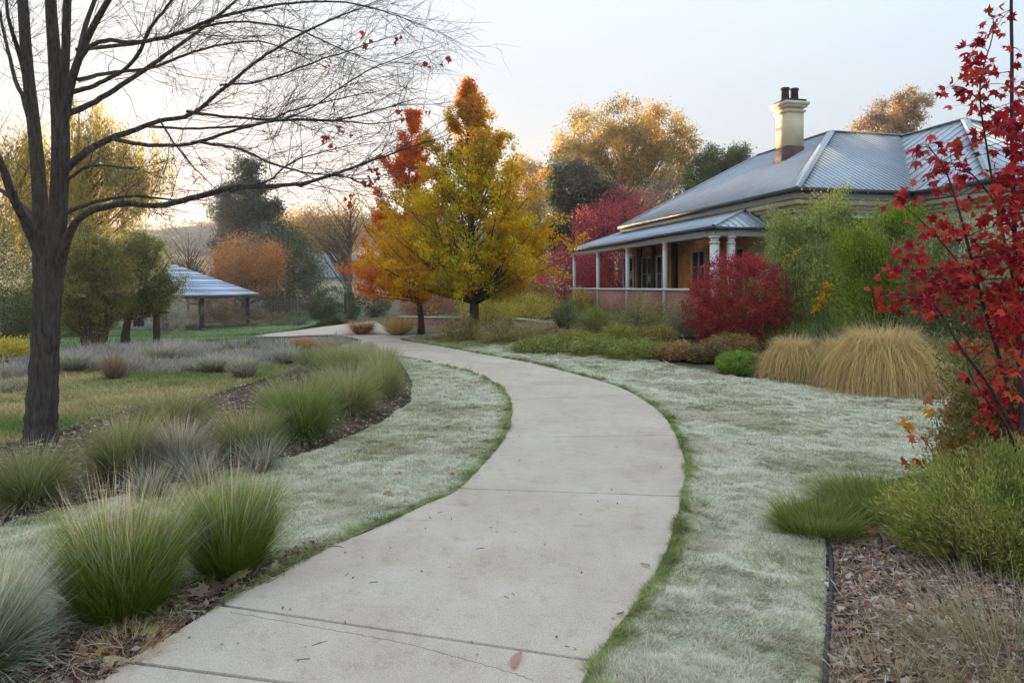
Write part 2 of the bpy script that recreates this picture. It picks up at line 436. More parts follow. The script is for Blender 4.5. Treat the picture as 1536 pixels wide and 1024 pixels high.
# hairline crack along the first slab
a = Acc(); cr = spline([tuple(ground(*p)[:2]) for p in ((345, 927), (400, 937), (491, 953), (591, 971), (673, 992), (765, 1019), (800, 1032))], 14)
rg = np.random.default_rng(3); cr[:, 1] += rg.normal(0, 0.003, len(cr))
tubes(a, np.column_stack([cr, terr(cr[:, 0], cr[:, 1]) + PT - 0.0004]), np.full(len(cr), 0.0014), 5, C=np.array([0.08, 0.07, 0.06]))
tag(a.build('path_crack', M_TWIG), kind='structure')
# the small path that turns off to the right at the bend
a = Acc(); pp = [(560, 509), (600, 508), (640, 508.5), (668, 506), (690, 500), (702, 494), (688, 494), (674, 499), (650, 503), (600, 504), (560, 504)]
patch_acc(G2(pp), 0.5, lambda x, y: terr(x, y) + 0.026, a)
tag(a.build('side_path', M_CONC), 'narrow concrete strip turning off the footpath', kind='structure')
a = Acc(); patch_acc(G2([(380, 506), (402, 501.5), (440, 497), (480, 491.5), (531, 485), (562, 482), (580, 492), (604, 511), (560, 515), (530, 508), (500, 503), (460, 504), (420, 506)]), 0.7, lambda x, y: terr(x, y) + 0.024, a)
tag(a.build('far_path', M_CONC), 'far branch of the concrete footpath curving away to the left', kind='structure')

# mulch beds
def bed(poly, off, label):
    a = patch_acc(G2(poly), 0.35, lambda x, y: terr(x, y) + off + 0.02 * vnoise(x * 3, y * 3, 5))
    return tag(a.build('garden_bed', M_MULCH, smooth=True), label, kind='structure')
BED_R = [(1240, 1100), (1245, 815), (1200, 770), (1290, 700), (1400, 600), (1230, 560), (1075, 535), (980, 522), (880, 520), (780, 512), (690, 505), (660, 480), (760, 470), (860, 470), (960, 478), (1100, 480), (1536, 500), (1900, 560), (1900, 1100)]
BED_L = [(-300, 690), (60, 655), (200, 610), (330, 585), (460, 548), (560, 534), (598, 540), (615, 575), (613, 602), (575, 632), (500, 668), (430, 690), (340, 706), (270, 726), (150, 752), (0, 792), (-300, 870)]
BED_F = [(-300, 1100), (60, 1110), (190, 1004), (330, 918), (420, 862), (500, 826), (470, 818), (420, 836), (300, 872), (150, 915), (0, 945), (-300, 1010)]
bed(BED_R, 0.0, 'long mulched garden bed in front of the house')
bed(BED_L, 0.0, 'mulched bed under the row of tussocks')
bed(BED_F, 0.0, 'mulched strip beside the path')

# lawns
LAWN_R = [tuple(p) for p in PR[2:8 * 16 + 2]]
tail = G2([(640, 502), (690, 503), (740, 508), (790, 513), (772, 521), (800, 529), (880, 533), (985, 543), (1075, 562), (1140, 573), (1230, 584), (1330, 592), (1400, 595), (1480, 606), (1640, 640), (1500, 690), (1330, 725), (1215, 752), (1180, 775), (1238, 818), (1240, 900), (1236, 1090)])
LAWN_R = LAWN_R + tail
LAWN_L = [tuple(p) for p in PL[14:8 * 16 + 4]][::-1]
LAWN_L = LAWN_L + G2([(500, 826), (420, 845), (300, 880), (150, 925), (0, 955), (-300, 1020), (-300, 880), (0, 795), (150, 755), (270, 729), (340, 710), (430, 694), (500, 671), (575, 636), (617, 604), (619, 575), (603, 548), (596, 541)])
M_LAWN = mat_noise('lawn', [(0.3, (0.28, 0.30, 0.15)), (0.52, (0.42, 0.43, 0.28)), (0.75, (0.58, 0.58, 0.45))], 2.2, bump=0.8, bscale=120, dist=0.02, second=[(0.3, (0.6, 0.62, 0.55)), (0.7, (1.25, 1.25, 1.25))])
lz = lambda x, y: terr(x, y) + 0.012 + 0.016 + 0.010 * vnoise(x * 1.3, y * 1.3, 8) + 0.013 * vnoise(x * 5, y * 5, 9) + 0.008 * vnoise(x * 11, y * 11, 10)
for poly, lab in ((LAWN_R, 'frosted pale green lawn right of the path'), (LAWN_L, 'frosted strip of lawn left of the path')):
    a = patch_acc(poly, 0.12, lz); tag(a.build('lawn', M_LAWN, smooth=True), lab, kind='structure')
M_OLIVE = mat_noise('olive_lawn', [(0.3, (0.13, 0.13, 0.04)), (0.55, (0.21, 0.20, 0.075)), (0.8, (0.30, 0.28, 0.14))], 1.6, bump=0.6, bscale=60)
a = patch_acc(G2([(606, 511), (640, 508.5), (690, 507), (735, 511), (775, 517), (770, 522), (700, 521), (650, 516)]), 0.4, lambda x, y: lz(x, y) + 0.004)
tag(a.build('lawn', M_OLIVE, smooth=True), 'unfrosted olive end of the lawn under the maples', kind='structure')
M_FARLAWN = mat_noise('far_lawn', [(0.3, (0.10, 0.16, 0.055)), (0.55, (0.17, 0.24, 0.10)), (0.8, (0.26, 0.32, 0.18))], 1.2, bump=0.5, bscale=40)
a = patch_acc(G2([(0, 520), (120, 517), (235, 513), (330, 508), (430, 497), (500, 481), (545, 474), (545, 466), (440, 474), (330, 488), (230, 492), (120, 497), (0, 500)]), 1.0, lambda x, y: terr(x, y) + 0.0)
tag(a.build('far_lawn', M_FARLAWN, smooth=True), 'far green lawn by the pavilion', kind='structure')

def scatter(rng, poly, n, near=2.0, yfall=1.6, ymax=1e9):
    """random points in a polygon, thinning with the distance from the garden's front"""
    xs = [p[0] for p in poly]; ys = [p[1] for p in poly]; out = []; got = 0
    while got < n:
        x = rng.uniform(min(xs), max(xs), 400000); y = rng.uniform(min(ys), min(max(ys), ymax), 400000)
        k = rng.random(400000) < (near / np.maximum(near, y)) ** yfall
        x = x[k]; y = y[k]; k = inside(x, y, poly); x = x[k]; y = y[k]
        out.append(np.column_stack([x, y])); got += len(x)
    return np.vstack(out)[:n]

def lawn_grass(name, poly, edge, n, seed, label, base_frost):
    rng = np.random.default_rng(seed)
    p = scatter(rng, poly, n, 2.4, 1.55, 22); x, y = p[:, 0], p[:, 1]
    z = lz(x, y)
    d = dist_line(x, y, edge)
    fr = base_frost + 0.15 * vnoise(x * 0.9, y * 1.1, 21) + 0.28 * vnoise(x * 4.0, y * 4.0, 22) + 0.34 * vnoise(x * 13, y * 13, 23)
    gz = 1 - sst(0.04, 0.12, d + 0.05 * vnoise(x * 5, y * 5, 24) + 0.035 * vnoise(x * 17, y * 17, 26)) if edge is not None else 0
    fr = np.clip(fr + 0.15 + rng.normal(0, 0.42, len(x)) + 0.4 * sst(0.17, 0.24, d) * (1 - sst(0.3, 0.7, d)), 0, 1) * (1 - 0.93 * gz) * (1 - 0.75 * sst(15.5, 18.5, y - 0.35 * x))
    dry = sst(0.42, 0.8, vnoise(x * 1.7 + 30, y * 1.7, 25)) * 0.35 * (1 - gz)
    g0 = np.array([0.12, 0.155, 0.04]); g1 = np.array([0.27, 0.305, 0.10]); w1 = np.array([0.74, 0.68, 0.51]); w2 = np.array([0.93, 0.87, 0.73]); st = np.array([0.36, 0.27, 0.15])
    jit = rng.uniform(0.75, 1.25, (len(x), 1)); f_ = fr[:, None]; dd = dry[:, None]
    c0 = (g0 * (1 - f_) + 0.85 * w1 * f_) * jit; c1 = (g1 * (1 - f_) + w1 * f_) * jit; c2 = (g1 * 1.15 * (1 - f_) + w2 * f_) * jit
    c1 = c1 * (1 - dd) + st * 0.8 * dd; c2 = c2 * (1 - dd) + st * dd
    far = np.clip(y / 5.0, 0.8, 3.0)
    clump = 0.75 + 0.75 * (vnoise(x * 11, y * 11, 31) + 0.5 * vnoise(x * 4, y * 4, 33))
    L = rng.uniform(0.022, 0.05, len(x)) * np.clip(clump, 0.35, 1.5) * (1 + 0.25 * (far - 1)) * (1 + 0.45 * gz)
    comb = vnoise(x * 2.5, y * 2.5, 41) * math.pi * 1.2
    a = Acc()
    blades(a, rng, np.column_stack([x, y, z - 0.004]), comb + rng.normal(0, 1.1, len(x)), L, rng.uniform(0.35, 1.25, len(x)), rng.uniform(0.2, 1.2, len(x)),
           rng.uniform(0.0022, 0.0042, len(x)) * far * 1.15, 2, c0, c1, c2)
    return tag(a.build(name, M_FROST), label, 'grass', kind='stuff')
EDGE_R = [tuple(p) for p in PR]; EDGE_L = [tuple(p) for p in PL]
lawn_grass('lawn_grass', LAWN_R, EDGE_R, 620000, 1, 'short frosted grass of the lawn right of the path', 0.72)
lawn_grass('lawn_grass', LAWN_L, EDGE_L, 300000, 2, 'short frosted grass of the strip left of the path', 0.58)

# the rough green meadow behind the left tussocks
def meadow(name, poly, n, seed, c0, c1, c2, L, label, near=6, yf=1.0, w=(0.006, 0.014), lean=(0.1, 0.8), patchy=0.0, ns=2):
    rng = np.random.default_rng(seed)
    p = scatter(rng, poly, n, near, yf); x, y = p[:, 0], p[:, 1]
    if patchy:
        k = vnoise(x * 0.9, y * 0.9, seed) + 0.5 * vnoise(x * 2.6, y * 2.6, seed + 1) > -patchy; x, y = x[k], y[k]
    n = len(x); v = (vnoise(x * 0.5, y * 0.9, seed + 5) + 0.5 * vnoise(x * 2, y * 2, seed + 6))[:, None]
    jit = rng.uniform(0.7, 1.3, (n, 1)) * (1 + 0.25 * v)
    al = np.clip(0.5 + v, 0, 1); cc = np.asarray(c1[0]) * (1 - al) + np.asarray(c1[1]) * al; ce = np.asarray(c2[0]) * (1 - al) + np.asarray(c2[1]) * al
    a = Acc(); hgt = np.clip(1 + 0.5 * vnoise(x * 1.6, y * 1.6, seed + 7), 0.4, 1.6)
    blades(a, rng, np.column_stack([x, y, terr(x, y) - 0.01]), rng.uniform(0, 6.28, n), rng.uniform(*L, n) * hgt, rng.uniform(*lean, n), rng.uniform(0.2, 1.4, n), rng.uniform(*w, n), ns, np.asarray(c0) * jit, cc * jit, ce * jit)
    return tag(a.build(name, M_GRASS), label, 'grass', kind='stuff')
MEAD = G2([(-250, 700), (60, 662), (200, 612), (330, 590), (460, 552), (560, 540), (540, 522), (450, 520), (300, 530), (150, 545), (0, 560), (-250, 570)])
meadow('meadow_grass', MEAD, 130000, 11, (0.05, 0.075, 0.02), ((0.17, 0.22, 0.06), (0.34, 0.28, 0.12)), ((0.25, 0.30, 0.12), (0.50, 0.42, 0.22)), (0.04, 0.11), 'short green and yellowing meadow grass behind the tussock row', w=(0.007, 0.016))
GREY = G2([(-250, 580), (0, 592), (110, 583), (240, 572), (280, 556), (420, 568), (540, 545), (565, 524), (530, 514), (440, 511), (330, 518), (235, 523), (100, 530), (-250, 538)])
meadow('frosted_meadow', GREY, 60000, 12, (0.10, 0.08, 0.05), ((0.27, 0.25, 0.22), (0.24, 0.20, 0.14)), ((0.44, 0.43, 0.43), (0.40, 0.36, 0.30)), (0.12, 0.36), 'band of tall grey frosted grass across the meadow', near=12, w=(0.008, 0.018), lean=(0.0, 0.6), patchy=0.16, ns=3)
FARL = G2([(0, 520), (235, 513), (330, 508), (430, 497), (500, 481), (545, 474), (545, 468), (440, 476), (330, 490), (230, 494), (0, 502)])
meadow('far_grass', FARL, 30000, 13, (0.06, 0.10, 0.03), ((0.12, 0.18, 0.06), (0.17, 0.22, 0.09)), ((0.20, 0.26, 0.12), (0.26, 0.30, 0.19)), (0.05, 0.10), 'green grass of the far lawn by the pavilion', near=25, w=(0.02, 0.04))

# bark chips, dry leaves and twigs lying on the beds
def litter(poly, n, seed, label, ymax=9, big=1.0, gain=1.0):
    rng = np.random.default_rng(seed); p = scatter(rng, poly, n, 2.2, 1.5, ymax); n = len(p)
    pal = np.array([(0.14, 0.09, 0.065), (0.25, 0.18, 0.135), (0.40, 0.32, 0.255), (0.06, 0.042, 0.033), (0.55, 0.48, 0.42), (0.30, 0.17, 0.12)])
    C = pal[rng.choice(6, n, p=[.28, .24, .14, .2, .06, .08])] * rng.uniform(0.7, 1.2, (n, 1)) * gain
    a = Acc(); pts = np.column_stack([p, terr(p[:, 0], p[:, 1]) + rng.uniform(0.012, 0.045, n)])
    leafcards(a, rng, pts, rng.uniform(0.015, 0.065, n) * big, C, 0.55, up=1.6)
    k = n // 5; q = pts[rng.choice(n, k)]; az = rng.uniform(0, 6.28, k); L = rng.uniform(0.03, 0.14, k)
    e = np.stack([np.cos(az) * L, np.sin(az) * L, rng.uniform(-0.02, 0.03, k)], -1)
    tubes(a, np.stack([q, q + e * 0.5 + rng.normal(0, 0.006, (k, 3)), q + e], 1), np.tile([0.0022, 0.002, 0.0012], (k, 1)), 4, C=pal[rng.choice(6, k)])
    k = n // 4; q = pts[rng.choice(n, k)]        # straws lying flat
    blades(a, rng, q, rng.uniform(0, 6.28, k), rng.uniform(0.06, 0.22, k), rng.uniform(1.2, 1.55, k), rng.uniform(-0.2, 0.3, k), np.full(k, 0.003), 3, *[np.array([(0.40, 0.31, 0.20)]) * rng.uniform(.5, 1.2, (k, 1)) for _ in range(3)])
    return tag(a.build('leaf_litter', M_LEAF), label, 'leaf litter', kind='stuff')
litter(BED_Fw := G2(BED_F), 5000, 31, 'bark chips and dry bits on the mulch strip by the path', gain=0.55)
litter(G2([(1236, 1090), (1245, 815), (1290, 760), (1536, 800), (1700, 900), (1700, 1090)]), 15000, 32, 'dead leaves and bark chips in the bed by the lawn edging', big=1.15)
litter(G2(BED_L), 6000, 33, 'bark chips on the bed under the tussock row', ymax=14)

# wooded hills far off, behind which the low sun stands
def hill(y0, h0, seed, label, x0=-420, x1=420):
    xs = np.arange(x0, x1, 4.0); ys = np.arange(0, 90, 6.0)
    X, Y = np.meshgrid(xs, ys)
    crest = h0 + 2.2 * vnoise(xs / 45.0, xs * 0, seed)[None] + 1.1 * vnoise(xs / 14.0, xs * 0, seed + 1)[None]
    prof = np.sin(np.clip(Y / 60.0, 0, 1.5) * math.pi / 2.0)
    Z = prof * crest + prof * 1.3 * np.abs(vnoise(X / 7.0, Y / 7.0, seed + 2)) - 1.2
    V = np.stack([X, Y + y0, Z], -1).reshape(-1, 3); nx, ny = len(xs), len(ys)
    i = (np.arange(ny - 1)[:, None] * nx + np.arange(nx - 1)[None]).reshape(-1, 1)
    a = Acc(); a.add(V, [np.hstack([i, i + 1, i + nx + 1, i + nx])])
    rng = np.random.default_rng(seed)              # tree crowns of the wood: leaf clumps spread over the slope
    n = 26000; px = rng.uniform(x0, x1, n); py = rng.uniform(8, 62, n)
    cz = np.sin(py / 60 * math.pi / 2) * (h0 + 2.2 * vnoise(px / 45.0, px * 0, seed) + 1.1 * vnoise(px / 14.0, px * 0, seed + 1)) - 1.2
    lump = 3.2 * np.sqrt(np.clip(0.55 + vnoise(px / 6.0, py / 6.0, seed + 9), 0, 1.3))
    pts = np.column_stack([px, py + y0, cz + lump * rng.uniform(0.3, 1.0, n)])
    pal = np.array([(0.20, 0.17, 0.12), (0.26, 0.20, 0.14), (0.15, 0.15, 0.10), (0.30, 0.23, 0.16)])
    leafcards(a, rng, pts, rng.uniform(0.7, 1.5, n), pal[rng.choice(4, n)], 0.8, up=0.6)
    a.V = [v for v in a.V]
    C0 = a.C[0]; C0[:] = (0.19, 0.165, 0.12)
    return tag(a.build('hills', M_LEAF, smooth=False), label, kind='structure')
hill(190, 25.3, 50, 'misty wooded hills far behind the garden')

# ------------------------------------------------------------------ materials of the buildings
def mat_plain(name, c, rough=0.6, spec=0.3, metal=0.0, var=0.15, scale=6.0, bump=0.0, bscale=80):
    lo = tuple(v * (1 - var) for v in c); hi = tuple(min(v * (1 + var), 0.9) for v in c)
    m = mat_noise(name, [(0.3, lo), (0.7, hi)], scale, rough=rough, bump=bump, bscale=bscale, dist=0.004, spec=spec)
    m.node_tree.nodes['Principled BSDF'].inputs['Metallic'].default_value = metal
    return m
def mat_brick(name, c1, c2, mortar, scale=1.0):
    m, t, b = nodes(name)
    tc = N(t, 'ShaderNodeTexCoord'); sx = N(t, 'ShaderNodeSeparateXYZ'); t.links.new(tc.outputs['Object'], sx.inputs[0])
    ad = N(t, 'ShaderNodeMath', operation='ADD'); t.links.new(sx.outputs[0], ad.inputs[0]); t.links.new(sx.outputs[1], ad.inputs[1])
    cb = N(t, 'ShaderNodeCombineXYZ'); t.links.new(ad.outputs[0], cb.inputs[0]); t.links.new(sx.outputs[2], cb.inputs[1])
    br = N(t, 'ShaderNodeTexBrick', Scale=scale); br.inputs['Brick Width'].default_value = 0.24; br.inputs['Row Height'].default_value = 0.086
    br.inputs['Mortar Size'].default_value = 0.006; br.inputs['Color1'].default_value = (*c1, 1); br.inputs['Color2'].default_value = (*c2, 1); br.inputs['Mortar'].default_value = (*mortar, 1)
    t.links.new(cb.outputs[0], br.inputs['Vector'])
    n = N(t, 'ShaderNodeTexNoise', Scale=3.0, Detail=6.0); t.links.new(tc.outputs['Object'], n.inputs['Vector'])
    r = ramp(t, n.outputs[0], [(0.3, (0.75, 0.75, 0.75)), (0.7, (1.15, 1.12, 1.1))])
    mu = N(t, 'ShaderNodeMix', data_type='RGBA', blend_type='MULTIPLY'); mu.inputs[0].default_value = 1
    t.links.new(br.outputs[0], mu.inputs[6]); t.links.new(r.outputs[0], mu.inputs[7]); t.links.new(mu.outputs[2], b.inputs['Base Color'])
    bp = N(t, 'ShaderNodeBump', Strength=0.5, Distance=0.008); bp.invert = True; t.links.new(br.outputs['Fac'], bp.inputs['Height']); t.links.new(bp.outputs[0], b.inputs['Normal'])
    b.inputs['Roughness'].default_value = 0.85
    return m
M_ROOF = mat_plain('grey_roof_metal', (0.40, 0.445, 0.49), 0.40, 0.5, 0.2, 0.10, 1.5)
M_RIDGE = mat_plain('ridge_metal', (0.33, 0.37, 0.41), 0.45, 0.4, 0.1, 0.08, 2.0)
M_GUTTER = mat_plain('dark_gutter', (0.035, 0.037, 0.042), 0.4, 0.4)
M_WHITE = mat_plain('white_paint', (0.66, 0.65, 0.62), 0.5, 0.35, 0, 0.05, 5.0)
M_CREAM = mat_plain('cream_render', (0.66, 0.57, 0.40), 0.85, 0.2, 0, 0.09, 2.0, 0.3, 60)
M_FASCIA = mat_plain('weathered_fascia', (0.40, 0.37, 0.31), 0.7, 0.3, 0, 0.12, 3.0)
M_BRICK = mat_brick('sunglow_brick', (0.84, 0.36, 0.07), (0.72, 0.26, 0.05), (0.45, 0.33, 0.2))  # the low sun's orange glow is put into this brick colour
M_BRICK2 = mat_brick('red_brick', (0.33, 0.135, 0.08), (0.25, 0.095, 0.06), (0.34, 0.27, 0.22))
M_DARKWOOD = mat_plain('dark_timber', (0.05, 0.03, 0.022), 0.6)
M_FLOORB = mat_plain('verandah_floor', (0.20, 0.16, 0.12), 0.7)
M_SOOT = mat_plain('dark_pot', (0.035, 0.028, 0.028), 0.8)
M_CHB = mat_brick('sooty_brick', (0.10, 0.05, 0.04), (0.07, 0.035, 0.03), (0.09, 0.07, 0.06))
M_GLASS, t, b = nodes('window_glass'); b.inputs['Base Color'].default_value = (0.025, 0.028, 0.03, 1); b.inputs['Roughness'].default_value = 0.06; b.inputs['Specular IOR Level'].default_value = 0.7

# ------------------------------------------------------------------ the house: local x runs along its front, local y away from the camera along the verandah
HZ0 = 0.45
HC = np.array([7.5, 18.0])
house = thing('house', 'low brick and cream homestead with grey metal hip roof and long white posted verandah', 'house', (HC[0], HC[1], HZ0), rz=math.atan2(0.2275, 0.974))
def hz(z): return z - HZ0
ZE = 4.2; PIT = 0.568; PW = 0.668
def part(name, acc, mat, parent=house, smooth=False, label=None):
    o = acc.build(name, mat, parent, smooth)
    if label: o['label'] = label
    return o

def roof_plane(acc, poly, th=0.05):
    """a slab of roof: top polygon and its underside"""
    p = np.array(poly, float); n = len(p)
    lo = p - np.array([0, 0, th])
    acc.add(np.vstack([p, lo]), [[tuple(range(n))], [tuple(range(2 * n - 1, n - 1, -1))], [(i, i + n, (i + 1) % n + n, (i + 1) % n) for i in range(n)]])

def ribs(acc, poly, e, sp, h=0.028, w=0.035, inset=0.02):
    """raised seams running down the slope of a roof plane; e = direction of its eave"""
    p = np.array(poly, float); e = norm(np.array(e, float))
    nn = norm(np.cross(p[1] - p[0], p[2] - p[0])); nn = nn if nn[2] > 0 else -nn
    f = np.cross(nn, e); f = f if f[2] > 0 else -f
    o = p[0]; q = np.stack([(p - o) @ e, (p - o) @ f], -1)
    x = math.ceil((q[:, 0].min() + 0.05) / sp) * sp
    while x < q[:, 0].max() - 0.03:
        ys = []
        for i in range(len(q)):
            (x1, y1), (x2, y2) = q[i], q[(i + 1) % len(q)]
            if (x1 > x) != (x2 > x): ys.append(y1 + (y2 - y1) * (x - x1) / (x2 - x1))
        if len(ys) >= 2 and max(ys) - min(ys) > 0.15:
            A = o + e * x + f * (min(ys) + inset); B = o + e * x + f * (max(ys) - inset)
            prism(acc, A, B, w, h, up=nn)
        x += sp

A_ = (5, 5, ZE + 5 * PIT)                 # near apex of the main roof
B_ = (5, 9.4, ZE + 5 * PIT)
Lm = 12.2
ridge = ZE + 5 * PIT
xw = 3.67; hw = 4.2; zw = ZE + PW * hw; wy = 2.33; wend = -2.4
pl_left = [(0, 0, ZE), (0, Lm, ZE), B_, A_]
pl_front = [(0, 0, ZE), A_, (xw + hw, 5, ridge), (xw, 0, ZE)]
pl_back = [(0, Lm, ZE), (10, Lm, ZE), B_]
pl_inner = [(10, Lm, ZE), (10, 10, ZE), A_, B_]
pl_rear = [(10, 10, ZE), (22, 10, ZE), (22, 5, ridge), A_]
pl_front2 = [(xw + hw, 5, ridge), (22, 5, ridge), (22, 0, ZE), (xw + 2 * hw, 0, ZE)]
pl_wl = [(xw, 0, ZE), (xw + hw, 5, zw + 0.003), (xw + hw, wy, zw), (xw, wend, ZE)]
pl_wr = [(xw + 2 * hw, 0, ZE), (xw + 2 * hw, wend, ZE), (xw + hw, wy, zw), (xw + hw, 5, zw + 0.003)]
pl_wf = [(xw, wend, ZE), (xw + hw, wy, zw), (xw + 2 * hw, wend, ZE)]
H_ = lambda P_: [(x, y, hz(z)) for x, y, z in P_]
a = Acc()
for p in (pl_left, pl_front, pl_back, pl_inner, pl_rear, pl_front2, pl_wl, pl_wr, pl_wf): roof_plane(a, H_(p))
for p, e, sp in ((pl_left, (0, 1, 0), 0.19), (pl_front, (1, 0, 0), 0.19), (pl_wl, (0, 1, 0), 0.42), (pl_wf, (1, 0, 0), 0.42)): ribs(a, H_(p), e, sp)
roof = part('roof', a, M_ROOF)
a = Acc()
for u_, v_ in ((A_, B_), (A_, (22, 5, ridge)), ((0, 0, ZE), A_), ((xw + hw, 4.9, zw), (xw + hw, wy, zw)), ((xw, wend, ZE), (xw + hw, wy, zw)), ((0, Lm, ZE), B_), ((xw + 2 * hw, wend, ZE), (xw + hw, wy, zw))):
    u_ = np.array(H_([u_])[0]) + (0, 0, 0.02); v_ = np.array(H_([v_])[0]) + (0, 0, 0.02)
    tubes(a, np.stack([u_, (u_ + v_) / 2, v_]), np.array([0.05, 0.05, 0.05]), 8)
    prism(a, u_ + (0, 0, -0.02), v_ + (0, 0, -0.02), 0.24, 0.035)
part('ridge_cap', a, M_RIDGE, roof)
# gutters and moulded cornice under the eaves
# each run: start, end, how its two ends meet the next run (1 outer corner, -1 inner corner), and whether it gives way there
eaves = [((0, Lm), (0, 0), 0, 1, 0), ((0, 0), (xw, 0), 1, -1, 1), ((xw, 0), (xw, wend), -1, 1, 0), ((xw, wend), (xw + 2 * hw, wend), 1, 0, 1)]
def offs(e, d):
    (x1, y1), (x2, y2) = e; t_ = norm(np.array([x2 - x1, y2 - y1], float)); n_ = np.array([-t_[1], t_[0]])
    return n_ * d
gut = Acc(); cor = Acc(); fas = Acc()
for e in eaves:
    inn = 1.0
    for acc, d, z, w_, h_ in ((gut, -0.05, ZE - 0.10, 0.11, 0.12), (fas, 0.03, ZE - 0.24, 0.05, 0.15), (fas, 0.20, ZE - 0.25, 0.40, 0.02), (cor, 0.20, ZE - 0.39, 0.24, 0.13), (cor, 0.30, ZE - 0.50, 0.14, 0.10), (cor, 0.34, ZE - 0.58, 0.10, 0.07)):
        o_ = offs(e[:2], d * inn); k1 = (d + (w_ / 2 + 0.001 if e[4] else -w_ / 2)) * e[2]; k2 = (d + (w_ / 2 + 0.001 if e[4] else -w_ / 2)) * e[3]; p1 = np.array([*(np.array(e[0]) + o_), hz(z)]); p2 = np.array([*(np.array(e[1]) + o_), hz(z)])
        t_ = norm(p2 - p1)
        prism(acc, p1 + t_ * k1, p2 - t_ * k2, w_, h_)
part('gutter', gut, M_GUTTER); part('fascia', fas, M_FASCIA); part('cornice', cor, M_CREAM)
# walls: brick along the verandah, cream render to the front
WO = 0.4
a = Acc(); box(a, WO, WO + 0.25, 2.9, Lm - WO, hz(0.1), hz(ZE - 0.26)); box(a, WO + 0.25, 10 - WO, Lm - WO - 0.25, Lm - WO, hz(0.1), hz(ZE - 0.26))
part('wall', a, M_BRICK, label='brick wall behind the verandah with orange sun glow in its colour')
a = Acc(); box(a, WO, xw + WO, WO, WO + 0.25, hz(0.1), hz(ZE - 0.26)); box(a, WO, WO + 0.25, WO + 0.25, 2.9, hz(0.1), hz(ZE - 0.26))
box(a, xw + WO, xw + WO + 0.25, wend + WO, WO + 0.25, hz(0.1), hz(ZE - 0.26)); box(a, xw + WO + 0.25, xw + 2 * hw - WO, wend + WO, wend + WO + 0.25, hz(0.1), hz(ZE - 0.26))
part('wall', a, M_CREAM, label='cream rendered front wall')
a = Acc(); box(a, 9.6, 9.85, 5, Lm - WO - 0.25, hz(0.1), hz(ZE - 0.26)); box(a, 9.85, 21.5, 9.4, 9.65, hz(0.1), hz(ZE - 0.26)); box(a, 21.4, 21.65, 0.2, 9.4, hz(0.1), hz(ZE - 0.26)); box(a, xw + 2 * hw - WO, 21.4, 0.2, 0.45, hz(0.1), hz(ZE - 0.26))
part('wall', a, M_CREAM)

# the verandah: corner post at V0, outer eave line along local y
V0 = np.array([-1.62, 1.40]); VL = 13.0; VW = 2.02; VE = 3.28; VT = 4.02
ve = V0[0]; y0 = V0[1]; y1 = y0 + VL; xin = WO
v_left = [(ve, y0, VE), (ve, y1, VE), (xin, y1 - 1.4, VT), (xin, y0 + 1.35, VT)]
v_end = [(ve, y0, VE), (xin, y0 + 1.35, VT), (xin, y0, VE + 0.0)]
v_far = [(ve, y1, VE), (9, y1, VE), (9, y1 - 1.4, VT), (xin, y1 - 1.4, VT)]
v_end = [(ve, y0, VE), (xin, y0 + 1.35, VT), (xin + 0.0, y0 + 0.02, VE + 0.01)]
a = Acc()
for p in (v_left, v_end, v_far): roof_plane(a, H_(p), 0.04)
ribs(a, H_(v_left), (0, 1, 0), 0.19); ribs(a, H_(v_end), (1, 0, 0), 0.24)
vr = part('verandah_roof', a, M_ROOF)
for u_, v_ in ((v_left[0], v_left[3]), (v_left[1], v_left[2])):
    u_ = np.array(H_([u_])[0]) + (0, 0, 0.015); v_ = np.array(H_([v_])[0]) + (0, 0, 0.015); a = Acc(); tubes(a, np.stack([u_, (u_ + v_) / 2, v_]), np.full(3, 0.05), 8); part('ridge_cap', a, M_RIDGE, vr)
a = Acc(); prism(a, (ve - 0.05, y0 - 0.1, hz(VE - 0.10)), (ve - 0.05, y1 + 0.1, hz(VE - 0.10)), 0.11, 0.11); prism(a, (ve + 0.01, y0 - 0.05, hz(VE - 0.10)), (xin, y0 - 0.05, hz(VE - 0.10)), 0.10, 0.09)
part('gutter', a, M_GUTTER)
a = Acc(); prism(a, (ve + 0.10, y0 + 0.1, hz(VE - 0.26)), (ve + 0.10, y1 - 0.1, hz(VE - 0.26)), 0.09, 0.18); prism(a, (ve + 0.15, y0 + 0.10, hz(VE - 0.26)), (xin - 0.02, y0 + 0.10, hz(VE - 0.26)), 0.09, 0.18)
part('beam', a, M_WHITE)
a = Acc(); box(a, ve + 0.14, xin - 0.01, y0 + 0.15, y1 - 0.15, hz(VE - 0.06), hz(VE - 0.045)); part('ceiling', a, M_WHITE)
a = Acc(); box(a, ve + 0.02, xin - 0.01, y0 + 0.0, y1 - 0.05, hz(0.2), hz(0.66)); part('verandah_floor', a, M_FLOORB)
def post(x, y, s, top=VE - 0.26, base=0.4):
    a = Acc(); z0, z1 = hz(base), hz(top); h = s / 2
    box(a, x - h, x + h, y - h, y + h, z0, z1 - 0.22)
    box(a, x - h * 1.14, x + h * 1.14, y - h * 1.14, y + h * 1.14, z1 - 0.22, z1 - 0.16); box(a, x - h * 0.9, x + h * 0.9, y - h * 0.9, y + h * 0.9, z1 - 0.16, z1 - 0.06)
    box(a, x - h * 1.2, x + h * 1.2, y - h * 1.2, y + h * 1.2, z1 - 0.06, z1 - 0.002)
    part('post', a, M_WHITE)
for k in range(5):
    post(ve + 0.10, y0 + 0.12 + k * 3.1, 0.19 if k == 0 else 0.12)
post(ve + 0.60, y0 + 0.10, 0.17); post(xin - 0.14, y0 + 0.10, 0.15)
a = Acc(); prism(a, (ve + 0.10, y0 + 0.27, hz(1.47)), (ve + 0.10, y1 + 0.15, hz(1.47)), 0.15, 0.075)
for k in range(4): pass
part('handrail', a, M_WHITE)
a = Acc()
